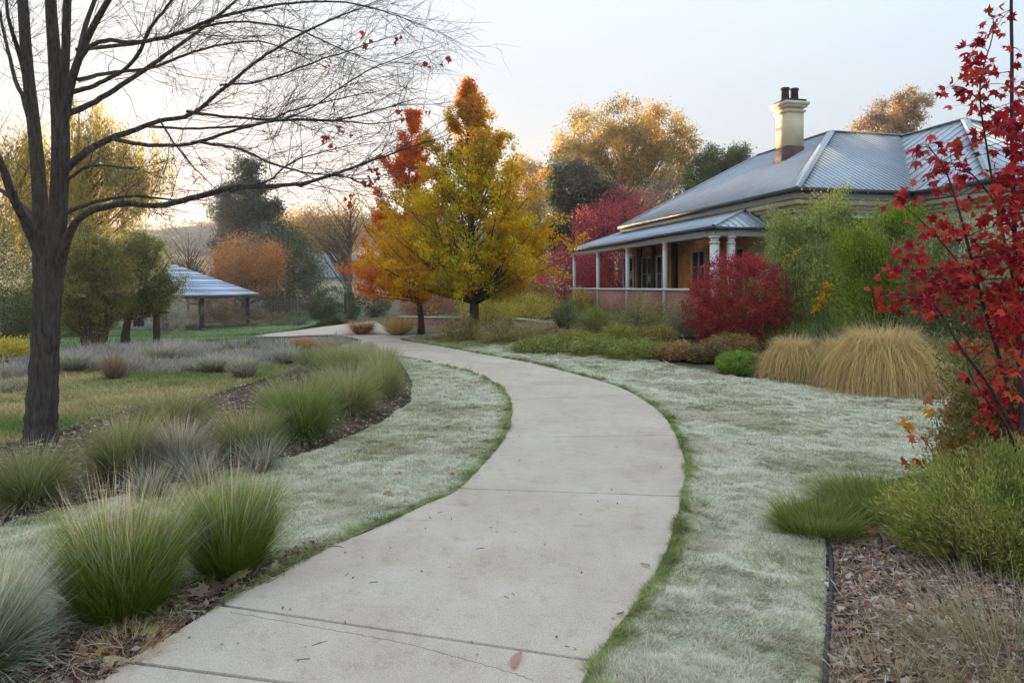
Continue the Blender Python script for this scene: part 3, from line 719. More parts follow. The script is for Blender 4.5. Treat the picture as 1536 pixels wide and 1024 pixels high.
for k in range(4): box(a, ve + 0.05, ve + 0.16, y0 + 0.21 + k * 3.1, y0 + 3.03 + k * 3.1, hz(0.1), hz(1.468))
part('dwarf_wall', a, M_BRICK2)
# windows, french doors and dark downpipes along the verandah wall
def window(x, ya, yb, za, zb, name='window', along='y', lintel=True):
    f = Acc(); g = Acc(); w = 0.09
    if along == 'y':
        bx = lambda acc, d0, d1, u0, u1, z0, z1: box(acc, x - d1, x - d0, u0, u1, hz(z0), hz(z1))
    else:
        bx = lambda acc, d0, d1, u0, u1, z0, z1: box(acc, u0, u1, x - d1, x - d0, hz(z0), hz(z1))
    for u0, u1, z0, z1 in ((ya, ya + w, za, zb), (yb - w, yb, za, zb), (ya + w, yb - w, zb - w, zb), (ya + w, yb - w, za, za + w)): bx(f, 0.0, 0.07, u0, u1, z0, z1)
    ym = (ya + yb) / 2; bx(f, 0.0, 0.05, ym - 0.03, ym + 0.03, za + w, zb - w)
    for q in (0.33, 0.66): bx(f, 0.0, 0.045, ya + w, ym - 0.03, za + (zb - za) * q - 0.015, za + (zb - za) * q + 0.015); bx(f, 0.0, 0.045, ym + 0.03, yb - w, za + (zb - za) * q - 0.015, za + (zb - za) * q + 0.015)
    bx(g, 0.003, 0.02, ya + w, yb - w, za + w, zb - w)
    o = part(name, f, M_WHITE if name == 'window' else M_FASCIA); part('pane', g, M_GLASS, o); return o
yw = lambda s: y0 + s
window(WO, yw(11.2), yw(12.2) - 2.0, 0.95, 2.9)
window(WO, yw(8.2), yw(9.3), 0.7, 2.85, 'door'); window(WO, yw(6.9), yw(7.9), 0.7, 2.85); window(WO, yw(4.0), yw(5.0), 1.1, 2.9)
window(WO, yw(1.6), yw(2.6), 0.7, 2.85, 'door')
for s_ in (6.25, 8.05, 9.45):
    a = Acc(); box(a, WO - 0.16, WO - 0.005, yw(s_) - 0.12, yw(s_) + 0.12, hz(0.66), hz(VE - 0.08)); part('shutter', a, M_DARKWOOD)
window(WO, 1.2, 2.4, 2.4, 3.5, along='x'); window(xw + WO, -1.2, -0.2, 1.2, 2.9)
a = Acc(); roof_plane(a, H_([(0.9, WO - 0.55, 3.45), (2.9, WO - 0.55, 3.45), (2.9, WO - 0.005, 3.66), (0.9, WO - 0.005, 3.66)]), 0.03); part('awning', a, M_ROOF)
# chimney
cx, cy = 3.3, 4.95; zc = ZE + PIT * 3.3
ch = Acc(); s_ = 0.32
box(ch, cx - s_, cx + s_, cy - s_, cy + s_, hz(zc + 0.32), hz(7.72))
chim = part('chimney', ch, M_CREAM)
a = Acc(); box(a, cx - s_ - 0.01, cx + s_ + 0.01, cy - s_ - 0.01, cy + s_ + 0.01, hz(zc - 0.5), hz(zc + 0.32)); part('chimney_base', a, M_CHB, chim)
a = Acc(); box(a, cx - s_ - 0.05, cx + s_ + 0.05, cy - s_ - 0.05, cy + s_ + 0.05, hz(7.56), hz(7.63)); box(a, cx - s_ - 0.09, cx + s_ + 0.09, cy - s_ - 0.09, cy + s_ + 0.09, hz(7.72), hz(7.80)); box(a, cx - s_ - 0.14, cx + s_ + 0.14, cy - s_ - 0.14, cy + s_ + 0.14, hz(7.80), hz(7.90))
part('chimney_cap', a, M_CREAM, chim)
a = Acc(); box(a, cx - s_ - 0.06, cx + s_ + 0.06, cy - s_ - 0.06, cy + s_ + 0.06, hz(7.90), hz(7.99)); part('chimney_flaunching', a, M_SOOT, chim)
for dx_ in (-0.18, 0.18):
    a = Acc(); lathe(a, (cx + dx_, cy, hz(7.99)), [(0.145, 0), (0.125, 0.36), (0.15, 0.38), (0.15, 0.45), (0.10, 0.45), (0.10, 0.2), (0.01, 0.2)], 16); part('chimney_pot', a, M_SOOT, chim, smooth=False)

# pot plant standing on the handrail side of the verandah wall
# ------------------------------------------------------------------ pavilion on the far lawn
PY = 45.0
pv0 = P(262, 440, PY); pz = float(terr(pv0[0], PY)); ez = CH + (HZ - 441) / F * PY - pz
pav = thing('pavilion', 'open garden pavilion with pale blue hipped metal roof on dark posts', 'pavilion', (pv0[0], PY, pz))
hw_ = 4.05; a = Acc(); ap = 1.95
cs = [(-hw_, -hw_), (hw_, -hw_), (hw_, hw_), (-hw_, hw_)]
for k in range(4):
    p_ = [(*cs[k], ez), (*cs[(k + 1) % 4], ez), (0, 0, ez + ap)]
    roof_plane(a, p_, 0.05)
M_BROOF = mat_plain('pale_blue_roof_metal', (0.42, 0.50, 0.62), 0.45, 0.5, 0.15, 0.06, 1.0)
proof = part('roof', a, M_BROOF, pav)
M_SEAM = mat_plain('roof_seam', (0.27, 0.32, 0.41), 0.5, 0.4)
a = Acc()
for k in range(4):
    c1, c2, top_ = np.array((*cs[k], ez)), np.array((*cs[(k + 1) % 4], ez)), np.array((0, 0, ez + ap))
    for j in range(1, 12): f_ = j / 12.0 + 0.02 * math.sin(j * 2.3); prism(a, c1 + (top_ - c1) * f_ + (0, 0, 0.004), c2 + (top_ - c2) * f_ + (0, 0, 0.004), 0.05, 0.03)
part('roof_seams', a, M_SEAM, proof)
a = Acc()
for k in range(4): prism(a, (*cs[k], ez - 0.22), (*cs[(k + 1) % 4], ez - 0.22), 0.12, 0.20)
part('fascia', a, M_GUTTER, pav)
for dx_, dy_ in ((hw_ - 0.6, -hw_ + 0.4), (1.2, -hw_ + 0.4), (-hw_ + 0.6, -hw_ + 0.4), (hw_ - 0.6, hw_ - 0.4), (-hw_ + 0.6, hw_ - 0.4)):
    a = Acc(); gz_ = float(terr(pv0[0] + dx_, PY + dy_)) - pz; box(a, dx_ - 0.11, dx_ + 0.11, dy_ - 0.11, dy_ + 0.11, gz_ - 0.1, ez - 0.2); box(a, dx_ - 0.14, dx_ + 0.14, dy_ - 0.14, dy_ + 0.14, gz_ - 0.1, gz_ + 0.15)
    part('post', a, M_GUTTER, pav)
# white cabinet under it
c0 = P(213, 497, 43.0); cz = float(terr(c0[0], 43.0))
cab = thing('cabinet', 'white cabinet with dark round patches standing under the pavilion', 'cabinet', (c0[0], 43.0, cz))
a = Acc(); box(a, -1.1, 1.1, -0.35, 0.35, 0.06, 1.0); box(a, -1.0, 1.0, -0.3, 0.3, 0, 0.06); box(a, -1.14, 1.14, -0.39, 0.39, 1.0, 1.05); part('body', a, mat_plain('white_metal', (0.72, 0.76, 0.82), 0.4, 0.4, 0, 0.04), cab)
a = Acc()
for dx_ in (-0.22, 0.0, 0.22):
    th = np.arange(16) * 2 * math.pi / 16; V = np.concatenate([np.column_stack([dx_ + 0.13 * np.cos(th), np.full(16, yy), 0.45 + 0.26 * np.sin(th)]) for yy in (-0.352, -0.375)])
    a.add(V, [[tuple(range(16, 32))], [(i, (i + 1) % 16, 16 + (i + 1) % 16, 16 + i) for i in range(16)]])
part('vent', a, M_SOOT, cab)
# slim dark post in the meadow before it
g_ = ground(235, 516); a = Acc(); hgt = (516 - 470) / F * g_[1]; box(a, -0.07, 0.07, -0.07, 0.07, -0.1, hgt); b_ = Acc(); box(b_, -0.02, 0.34, -0.09, 0.09, hgt, hgt + 0.06)
po = thing('bollard', 'slim dark timber post with short cap beside the bushy trees', 'post', tuple(g_)); part('shaft', a, M_DARKWOOD, po); part('cap', b_, M_DARKWOOD, po)
# far shed with grey roof behind the trees
sh0 = P(506, 470, 78); sz = float(terr(sh0[0], 78))
shed = thing('shed', 'grey roofed shed half hidden behind the bare tree', 'shed', (sh0[0], 78, sz), rz=0.35)
zt = CH + (HZ - 415) / F * 78 - sz; zr_ = CH + (HZ - 382) / F * 78 - sz
a = Acc(); box(a, -3.6, 3.6, -2.4, 2.4, -0.5, zt); part('wall', a, M_CREAM, shed)
a = Acc()
for s_ in (-1, 1):
    p_ = [(-4, s_ * 2.8, zt - 0.1), (4, s_ * 2.8, zt - 0.1), (4, 0, zr_), (-4, 0, zr_)]
    roof_plane(a, p_, 0.06); ribs(a, p_, (1, 0, 0), 0.45, 0.05, 0.08)
part('roof', a, mat_plain('old_grey_roof', (0.25, 0.25, 0.26), 0.6, 0.4, 0.1, 0.15, 1.0), shed)
a = Acc(); box(a, 0.5, 1.6, -2.43, -2.38, 0, 2.0); part('door', a, M_DARKWOOD, shed)
M_OLDWOOD = mat_plain('old_grey_timber', (0.13, 0.12, 0.11), 0.8)
# picket fence and red planter by it
f0 = P(430, 468, 60); fz = float(terr(f0[0], 60)); fe = thing('fence', 'grey picket fence in front of the dark green tree', 'fence', (f0[0], 60, fz))
a = Acc(); hh = (472 - 442) / F * 60
for k in range(12): box(a, -1.5 + k * 0.26, -1.36 + k * 0.26, -0.02, 0.02, 0, hh * (0.92 + 0.08 * (k % 2)))
part('picket_panel', a, M_OLDWOOD, fe)
a = Acc()
for z_ in (0.35, 1.2): box(a, -1.7, 1.7, 0.022, 0.07, z_, z_ + 0.09)
part('rail', a, M_OLDWOOD, fe)
s0_ = P(462, 470, 60); be = thing('planter_box', 'dull red planter box at the end of the picket fence', 'planter', (s0_[0] + 0.55, 59.6, float(terr(s0_[0], 60))))
a = Acc(); box(a, -0.6, 0.6, -0.3, 0.3, 0.1, 1.35); part('body', a, mat_plain('dull_red_paint', (0.22, 0.07, 0.055), 0.7), be)
a = Acc(); box(a, -0.66, 0.66, -0.36, 0.36, 1.35, 1.45); part('rim', a, M_FASCIA, be)
# low stone wall between the shrubs right of the maples
def wall_line(px0, px1, py, h, label, mat, name='garden_wall'):
    A0 = ground(px0, py); A1 = ground(px1, py); d_ = A1 - A0; d_[2] = 0; L_ = np.linalg.norm(d_)
    o = thing(name, label, 'wall', tuple(A0), rz=math.atan2(d_[1], d_[0])); a = Acc(); box(a, 0, L_, -0.12, 0.12, -0.4, h); part('body', a, mat, o)
    a = Acc(); box(a, -0.03, L_ + 0.03, -0.16, 0.16, h, h + 0.06); part('coping', a, M_FASCIA, o)
wall_line(600, 690, 487, 0.32, 'low brick garden wall between the two maple trunks', M_BRICK2)
wall_line(775, 850, 490, 0.25, 'low pale garden wall behind the grey shrubs', M_FASCIA)
# lawn edging strip
ed = spline([tuple(ground(*p)[:2]) for p in ((1243, 818), (1247, 860), (1246, 920), (1240, 990), (1236, 1090))], 12); a = Acc()
n_ = norm(np.column_stack([-np.gradient(ed[:, 1]), np.gradient(ed[:, 0])])); m = len(ed); zt_ = 0.05 + 0.006 * vnoise(ed[:, 1] * 3, ed[:, 1], 4)
rows = [np.column_stack([ed + n_ * s_, z_]) for s_, z_ in ((-.012, np.full(m, -.05)), (-.012, zt_), (-.007, zt_ + .005), (.007, zt_ + .005), (.012, zt_), (.012, np.full(m, -.05)))]
i = np.arange(m - 1)[:, None]; a.add(np.vstack(rows), [np.vstack([np.hstack([i + k * m, i + k * m + 1, i + (k + 1) * m + 1, i + (k + 1) * m]) for k in range(5)])])
tag(a.build('lawn_edging', mat_plain('black_plastic_edging', (0.02, 0.021, 0.022), 0.5)), 'black edging strip between frosted lawn and litter bed', 'edging')

# ------------------------------------------------------------------ trees and shrubs
def tame(C):
    C = np.clip(C, 0.003, None); return C * np.minimum(1.0, 0.42 / C.max(1, keepdims=True))      # keep the hue, limit the brightness

def pick(rng, cols, n, w=None):
    cols = np.array(cols, float); return cols[rng.choice(len(cols), n, p=w)]

def crown_points(rng, blobs, n, per, spread, hollow=0.5, lump=0.2, seed=0, zmin=None):
    """leaf positions gathered in clumps through the crown's volume; returns points, clump index, clump centres"""
    vol = np.array([(b[1][0] * b[1][1] * b[1][2]) ** (2 / 3) * b[2] for b in blobs]); vol /= vol.sum()
    nc = max(8, int(n / per)); ctr = []
    for (c, r, w), f in zip(blobs, vol):
        k = max(3, int(nc * f)); d = norm(rng.normal(0, 1, (k, 3)))
        l = 1 + lump * vnoise(d[:, 0] * 2 + c[0], d[:, 1] * 2 + c[1], seed, d[:, 2] * 2 + c[2]) + 0.5 * lump * vnoise(d[:, 0] * 5 + c[0], d[:, 1] * 5 + c[1], seed + 1, d[:, 2] * 5)
        rad = (hollow + (1 - hollow) * rng.random(k) ** 0.6) * l
        ctr.append(np.asarray(c) + d * np.asarray(r) * rad[:, None])
    ctr = np.vstack(ctr)
    if zmin is not None: ctr[:, 2] = np.maximum(ctr[:, 2], zmin + 0.03 * rng.random(len(ctr)))
    sz = rng.uniform(0.45, 1.55, len(ctr)); ci = rng.choice(len(ctr), n, p=sz / sz.sum())
    sp = np.asarray(spread) * np.ones(3)
    pts = ctr[ci] + rng.normal(0, 1, (n, 3)) * sp * np.sqrt(sz[ci])[:, None]
    if zmin is not None: pts[:, 2] = np.where(pts[:, 2] < zmin, zmin + rng.random(n) * 0.05, pts[:, 2])
    return pts, ci, ctr

def limbs(acc, rng, trunk, tr, targets, r0, r1, c, zlow, sweep=0.7, n=5, m=7):
    """curved limbs leaving the trunk below each target point"""
    k = len(targets); zt = trunk[:, 2]
    hd = np.hypot(targets[:, 0] - np.interp(targets[:, 2], zt, trunk[:, 0]), targets[:, 1] - np.interp(targets[:, 2], zt, trunk[:, 1]))
    zs = np.clip(targets[:, 2] - sweep * hd - rng.uniform(0, 0.15, k) * hd, zlow, zt[-1] * 0.97)
    S = np.column_stack([np.interp(zs, zt, trunk[:, 0]), np.interp(zs, zt, trunk[:, 1]), zs])
    t = np.linspace(0, 1, m)[None, :, None]
    mid = S * 0.45 + targets * 0.55 - np.array([0, 0, 0.12]) * hd[:, None] + rng.normal(0, 0.06, (k, 3)) * hd[:, None]
    Pp = (1 - t) ** 2 * S[:, None] + 2 * t * (1 - t) * mid[:, None] + t ** 2 * targets[:, None]
    Pp[:, 1:-1] += rng.normal(0, 0.012, (k, m - 2, 3)) * hd[:, None, None]
    rt = np.interp(zs, zt, tr)
    R = np.minimum(r0 * rng.uniform(0.6, 1.1, k), rt * 0.6)[:, None] * np.linspace(1, 0.0, m)[None] + r1
    tubes(acc, Pp, R, n, c)

def px_blobs(blobs, Y, base):
    out = []
    for b in blobs:
        px, py, rx, ry = b[:4]; dY = b[4] if len(b) > 4 else 0.0; dr = b[5] if len(b) > 5 else 1.0; w = b[6] if len(b) > 6 else 1.0
        c = P(px, py, Y + dY) - base; out.append((c, (rx / F * Y, dr * rx / F * Y, ry / F * Y), w))
    return out

def tree(name, label, base_px, blobs, n, leaf, cols, Y=None, wts=None, trunk_r=0.12, trunk_c=(0.09, 0.075, 0.06), top=None, per=40, spread=0.25, hollow=0.45, lump=0.25,
         nl=40, fn=None, mat=None, group=None, seed=1, cat='tree', aspect=0.55, droop=0.0, bright=0.3, zlow=None, limb_r=0.05, wig=0.03, sweep=0.7, crown='crown', up=0.35, tips=0.004):
    rng = np.random.default_rng(seed)
    g = ground(*base_px) if Y is None else None
    if Y is None: Y = g[1]
    else:
        x = (base_px[0] - 768) / F * Y; g = np.array([x, Y, float(terr(x, Y))])
    bl = px_blobs(blobs, Y, g); t = thing(name, label, cat, tuple(g), group)
    pts, ci, ctr = crown_points(rng, bl, n, per, spread, hollow, lump, seed)
    zmax = max(b[0][2] + b[1][2] for b in bl); zmin = min(b[0][2] - b[1][2] for b in bl)
    tp = np.array([0, 0, zmax * 0.93]) if top is None else P(top[0], top[1], Y) - g
    tt = np.linspace(0, 1, 12)[:, None]; trunk = tp * tt; trunk[1:, :2] += np.cumsum(rng.normal(0, wig * zmax / 12, (11, 2)), 0) * (1 - tt[1:] * 0.5)
    trunk[0, 2] = -0.15; tr = trunk_r * (1 - 0.92 * tt[:, 0] ** 0.85); tr[0] *= 1.35
    a = Acc(); tc_ = np.array(trunk_c); tubes(a, trunk, tr, 10, tc_)
    sel = ctr[rng.choice(len(ctr), min(nl, len(ctr)), replace=False)]
    limbs(a, rng, trunk, tr, sel, limb_r, tips, tc_, max(zmin * 0.9, 0.3) if zlow is None else zlow, sweep)
    a.build('trunk', M_WOOD, t, True)
    C = pick(rng, cols, len(ctr), wts)[ci] * 0.65 + pick(rng, cols, n, wts) * 0.35
    C = C * (1 + bright * rng.uniform(-1, 1, len(ctr)))[ci][:, None] * rng.uniform(0.75, 1.25, (n, 1))
    if fn: C = fn(pts, C, rng, zmin, zmax, ci)
    a = Acc(); leafcards(a, rng, pts, leaf * rng.uniform(0.65, 1.35, n), tame(C), aspect, up, droop)
    a.build(crown, mat or M_LEAF, t)
    return t

def shrub(name, label, base_px, w, h, n, leaf, cols, wts=None, seed=1, depth=0.9, cat='shrub', group=None, upright=0.0, aspect=0.4, stems=60, spread=0.06, lump=0.25, per=14, stem_c=(0.10, 0.07, 0.045), fn=None, Y=None, mat=None, bright=0.3, hollow=0.5, skirt=0.45, up=0.35, stem_r=0.008, extra=None):
    """a bush: a dome of leaf clumps on many thin stems"""
    rng = np.random.default_rng(seed)
    if Y is None: g = ground(*base_px); Y = g[1]
    else:
        x = (base_px[0] - 768) / F * Y; g = np.array([x, Y, float(terr(x, Y))])
    H = h / F * Y; Wd = w / 2 / F * Y; t = thing(name, label, cat, tuple(g), group)
    bl = [((0, 0, H * skirt), (Wd * 0.93, Wd * depth, H * (1 - skirt)), 1.0), ((0, 0, H * skirt * 0.6), (Wd * 0.9, Wd * depth * 0.95, H * skirt * 0.62), 0.6)]
    if extra:
        for (ex, ey, er, eh) in extra: bl.append((((ex - base_px[0]) / F * Y, 0, (base_px[1] - ey) / F * Y), (er / F * Y, er / F * Y, eh / F * Y), 1.0))
    pts, ci, ctr = crown_points(rng, bl, n, per, np.array([1, 1, 1.0]) * spread, hollow, lump, seed, 0.02)
    C = pick(rng, cols, len(ctr), wts)[ci] * 0.6 + pick(rng, cols, n, wts) * 0.4
    C = C * (1 + bright * rng.uniform(-1, 1, len(ctr)))[ci][:, None] * rng.uniform(0.72, 1.28, (n, 1))
    if fn: C = fn(pts, C, rng, 0, H, ci)
    al = norm(pts - np.array([0, 0, -0.2 * H]))
    a = Acc(); leafcards(a, rng, pts, leaf * rng.uniform(0.6, 1.4, n), tame(C), aspect, up, 0.0, al, upright)
    a.build('foliage', mat or M_LEAF, t)
    k = min(stems, len(ctr)); e = ctr[rng.choice(len(ctr), k, replace=False)]
    s = np.column_stack([rng.normal(0, Wd * 0.10, k), rng.normal(0, Wd * 0.10, k), np.full(k, -0.05)])
    tt = np.linspace(0, 1, 6)[None, :, None]; mid = s * 0.4 + e * 0.6; mid[:, :2] *= 0.7
    Pp = (1 - tt) ** 2 * s[:, None] + 2 * tt * (1 - tt) * mid[:, None] + tt ** 2 * e[:, None] * 1.02
    a = Acc(); tubes(a, Pp, np.linspace(stem_r, stem_r * 0.25, 6)[None].repeat(k, 0), 4, np.array(stem_c))
    a.build('stems', M_TWIG, t, True)
    return t

G_D = (0.035, 0.06, 0.018); G_M = (0.07, 0.11, 0.03); G_L = (0.13, 0.17, 0.05); OL = (0.12, 0.115, 0.04); GRY = (0.12, 0.14, 0.10)
# --- the two maples at the bend
def fn_green(pts, C, rng, z0, z1, ci):
    h = (pts[:, 2] - z0) / (z1 - z0); x = pts[:, 0]
    red = np.array((0.50, 0.13, 0.05)); gold = np.array((0.56, 0.29, 0.01)); bronze = np.array((0.36, 0.20, 0.04))
    nz = vnoise(pts[:, 0] * 0.9, pts[:, 1] * 0.9, 7, pts[:, 2] * 0.9)
    a = 0.75 * sst(0.58, 1.08, h + 0.22 * nz)[:, None]; C = C * (1 - a * 0.9) + red * rng.uniform(0.6, 1.3, (len(C), 1)) * a * 0.9
    bz = (sst(0.45, 0.75, h) * (1 - sst(0.75, 0.9, h)) * 0.5)[:, None]; C = C * (1 - bz) + bronze * bz
    e = (sst(0.5, 2.6, np.abs(x) + 0.8 * nz) * (1 - sst(0.5, 0.75, h)) * 0.75)[:, None]
    return C * (1 - e) + gold * rng.uniform(0.6, 1.15, (len(C), 1)) * e
def limb_tree(name, label, base_px, prof, n, leaf, cols, wts=None, Y=None, nlimb=120, asc=1.0, z0=1.2, trunk_r=0.15, trunk_c=(0.09, 0.075, 0.06), fn=None, seed=1, bright=0.4, sub=7, sub_len=0.32, fuzz=0.09, inner=0.3, limb_r=0.035, group=None, mat=None, aspect=0.6, stems=1, droop=0.0, tips=0.003, depth=1.0, rough=0.22):
    """a tree whose leaves hang on real limbs and side branches; prof = (height in the picture, centre, half width) from bottom to top"""
    rng = np.random.default_rng(seed)
    g = ground(*base_px) if Y is None else None
    if Y is None: Y = g[1]
    else:
        x = (base_px[0] - 768) / F * Y; g = np.array([x, Y, float(terr(x, Y))])
    t = thing(name, label, 'tree', tuple(g), group)
    pz = np.array([CH + (HZ - p[0]) / F * Y - g[2] for p in prof]); pc = np.array([(p[1] - base_px[0]) / F * Y for p in prof]); pr = np.array([p[2] / F * Y for p in prof])
    zz = np.linspace(pz[0], pz[-1], 200); w = np.interp(zz, pz, pr) + 0.38 * pr.max(); z = rng.choice(zz, nlimb, p=w / w.sum()) + rng.normal(0, 0.05, nlimb)
    az = np.arange(nlimb) * 2.39996 + rng.normal(0, 0.4, nlimb)
    R = np.interp(z, pz, pr) * (1 - rng.random(nlimb) ** 2.2 * 0.55) * (1 + rough * vnoise(np.cos(az) * 1.5, np.sin(az) * 1.5, seed, z * 0.9) + 0.5 * rough * rng.normal(0, 1, nlimb))
    tip = np.column_stack([np.interp(z, pz, pc) + R * np.cos(az), R * np.sin(az) * depth, z])
    H = pz[-1]; tt = np.linspace(0, 1, 12)[:, None]; top = np.array([pc[-1], 0, H * 0.97])
    a = Acc(); tc_ = np.array(trunk_c)
    if stems == 1:
        trunk = top * tt; trunk[:, 0] = np.interp(trunk[:, 2], pz, pc) * sst(0.05, 0.6, tt[:, 0]); trunk[1:, :2] += np.cumsum(rng.normal(0, 0.012 * H / 12, (11, 2)), 0); trunk[0, 2] = -0.15
        tr = trunk_r * (1 - 0.93 * tt[:, 0] ** 0.8); tr[0] *= 1.3; tubes(a, trunk, tr, 10, tc_)
        zs = np.clip(z - asc * R - rng.uniform(0, 0.1, nlimb) * H, z0 * rng.uniform(0.85, 1.2, nlimb), H * 0.95)
        S = np.column_stack([np.interp(zs, trunk[:, 2], trunk[:, 0]), np.interp(zs, trunk[:, 2], trunk[:, 1]), zs]); rt = np.interp(zs, trunk[:, 2], tr)
    else:
        S = np.column_stack([rng.normal(0, trunk_r, nlimb), rng.normal(0, trunk_r, nlimb), np.full(nlimb, -0.05)]); rt = np.full(nlimb, trunk_r)
    m = 9; u = np.linspace(0, 1, m)[None, :, None]
    mid = S + (tip - S) * np.array([0.62, 0.62, 0.42]) if stems == 1 else S + (tip - S) * np.array([0.34, 0.34, 0.55])
    L = (1 - u) ** 2 * S[:, None] + 2 * u * (1 - u) * mid[:, None] + u ** 2 * tip[:, None]
    L[:, 1:] += np.cumsum(rng.normal(0, 0.012, (nlimb, m - 1, 3)), 1) * np.linalg.norm(tip - S, axis=1)[:, None, None]
    RL = np.minimum(limb_r * rng.uniform(0.6, 1.2, nlimb) * (0.3 + R / R.max()), rt * 0.6)[:, None] * np.linspace(1, 0.05, m)[None] + tips
    tubes(a, L, RL, 6, tc_)
    # side branches with the leaves on them
    k = nlimb * sub; li = np.repeat(np.arange(nlimb), sub); tj = inner + (1 - inner) * rng.random(k) ** 0.8
    f = tj * (m - 1); j0 = np.minimum(f.astype(int), m - 2); fr = (f - j0)[:, None]
    B = L[li, j0] * (1 - fr) + L[li, j0 + 1] * fr; T = norm(L[li, j0 + 1] - L[li, j0])
    D = norm(T + rng.normal(0, 0.75, (k, 3)) + np.array([0, 0, 0.25])) * (sub_len * np.maximum(R[li], 0.14 * R.max()) * rng.uniform(0.35, 1.2, k))[:, None]
    v = np.linspace(0, 1, 4)[None, :, None]; BP = B[:, None] + D[:, None] * v + rng.normal(0, 0.02, (k, 4, 3)) * v
    tubes(a, BP, np.linspace(0.008, 0.002, 4)[None].repeat(k, 0), 3, tc_ * 1.1)
    a.build('trunk', M_WOOD, t, True)
    wk = rng.uniform(0.25, 1.75, k); wk /= wk.sum(); bi = rng.choice(k, n, p=wk); q = rng.random((n, 1)) ** 0.8 * 1.1
    pts = B[bi] + D[bi] * q + rng.normal(0, 1, (n, 3)) * fuzz * np.array([1, 1, 0.8]); pts[:, 2] -= droop * rng.random(n)
    C = pick(rng, cols, k, wts)[bi] * 0.65 + pick(rng, cols, n, wts) * 0.35
    C = C * (1 + bright * rng.uniform(-1, 1, k))[bi][:, None] * rng.uniform(0.72, 1.28, (n, 1))
    if fn: C = fn(pts, C, rng, pz[0], pz[-1], bi)
    a = Acc(); leafcards(a, rng, pts, leaf * rng.uniform(0.6, 1.4, n), tame(C), aspect, 0.35, 0.3)
    a.build('crown', mat or M_LEAF, t)
    return t
limb_tree('maple_tree', 'tall upright maple with green and gold leaves and red tip', (712, 507),
          [(436, 708, 55), (422, 706, 100), (395, 706, 134), (350, 706, 138), (310, 704, 112), (270, 702, 88), (230, 702, 68), (190, 702, 44), (155, 704, 24), (122, 706, 5)], 110000, 0.078,
          [(0.20, 0.21, 0.012), (0.34, 0.27, 0.012), (0.46, 0.29, 0.01), (0.52, 0.29, 0.01)], wts=[.32, .28, .22, .18], trunk_r=0.17, nlimb=190, asc=0.95, z0=1.15, fn=fn_green, seed=101, bright=0.4, fuzz=0.085)
def fn_orange(pts, C, rng, z0, z1, ci):
    h = (pts[:, 2] - z0) / (z1 - z0); nz = vnoise(pts[:, 0], pts[:, 1], 9, pts[:, 2])
    red = np.array((0.52, 0.07, 0.02)); org = np.array((0.64, 0.155, 0.015)); yel = np.array((0.70, 0.42, 0.03))
    a = sst(0.45, 0.85, h + 0.2 * nz)[:, None]; C = C * (1 - a * .8) + (red * .5 + org * .5) * rng.uniform(0.7, 1.2, (len(C), 1)) * a * .8
    l = sst(0.6, 2.4, -pts[:, 0] + 0.6 * nz)[:, None] * (1 - a); C = C * (1 - l * .8) + (org * .65 + red * .35) * rng.uniform(0.7, 1.2, (len(C), 1)) * l * .8
    return C
limb_tree('maple_tree', 'orange and yellow maple with fiery red top behind the green one', (632, 501),
          [(450, 600, 44), (432, 600, 62), (405, 604, 66), (370, 608, 62), (330, 606, 56), (290, 612, 44), (250, 616, 34), (210, 618, 22), (165, 620, 5)], 64000, 0.078,
          [(0.60, 0.27, 0.01), (0.62, 0.19, 0.01), (0.46, 0.26, 0.015), (0.64, 0.32, 0.015)], wts=[.36, .26, .14, .24], trunk_r=0.12, nlimb=120, asc=0.95, z0=1.2, fn=fn_orange, seed=102, bright=0.36, fuzz=0.085, limb_r=0.03)

# --- eucalypts and other tall trees behind the house
EUC = [(0.20, 0.175, 0.075), (0.30, 0.22, 0.07), (0.46, 0.28, 0.06), (0.13, 0.13, 0.065)]  # gold of the sunlight is mixed into these leaf colours
tree('gum_tree', 'broad gum tree with billowing crown coloured sunlit gold behind red shrubs', (935, 470),
     [(880, 205, 48, 30), (945, 185, 45, 28), (1000, 205, 42, 34), (930, 225, 60, 32), (865, 240, 34, 28), (985, 250, 48, 36), (925, 270, 40, 26), (985, 290, 22, 30), (1020, 225, 26, 26)],
     40000, 0.27, EUC, Y=52, wts=[.25, .25, .4, .1], trunk_r=0.42, trunk_c=(0.40, 0.33, 0.25), per=200, spread=0.36, nl=150, seed=103, hollow=0.7, bright=0.45, mat=M_GUM, limb_r=0.16, aspect=0.3, droop=0.6, sweep=1.4, zlow=3.0)
tree('gum_tree', 'smaller gum tree with rounded head coloured sunlit gold left of the broad gum', (795, 465),
     [(785, 265, 36, 28), (770, 300, 42, 34), (805, 300, 30, 40), (775, 345, 40, 34)], 18000, 0.28, EUC, mat=M_GUM, Y=56, wts=[.2, .3, .35, .15], trunk_r=0.3, trunk_c=(0.36, 0.30, 0.23), per=380, spread=0.38, bright=0.4, nl=50, seed=104, hollow=0.5, limb_r=0.12, aspect=0.3, droop=0.6)
tree('evergreen_tree', 'dark grey green evergreen standing left of the red shrub', (862, 470),
     [(865, 285, 46, 40), (860, 340, 46, 50), (880, 385, 40, 45), (915, 320, 40, 40), (845, 265, 26, 24)], 40000, 0.18, [(0.075, 0.065, 0.04), (0.085, 0.095, 0.06), (0.04, 0.05, 0.03)], Y=40, trunk_r=0.3, per=220, spread=0.28, bright=0.45, nl=40, seed=105, hollow=0.5, limb_r=0.1, zlow=1.5)
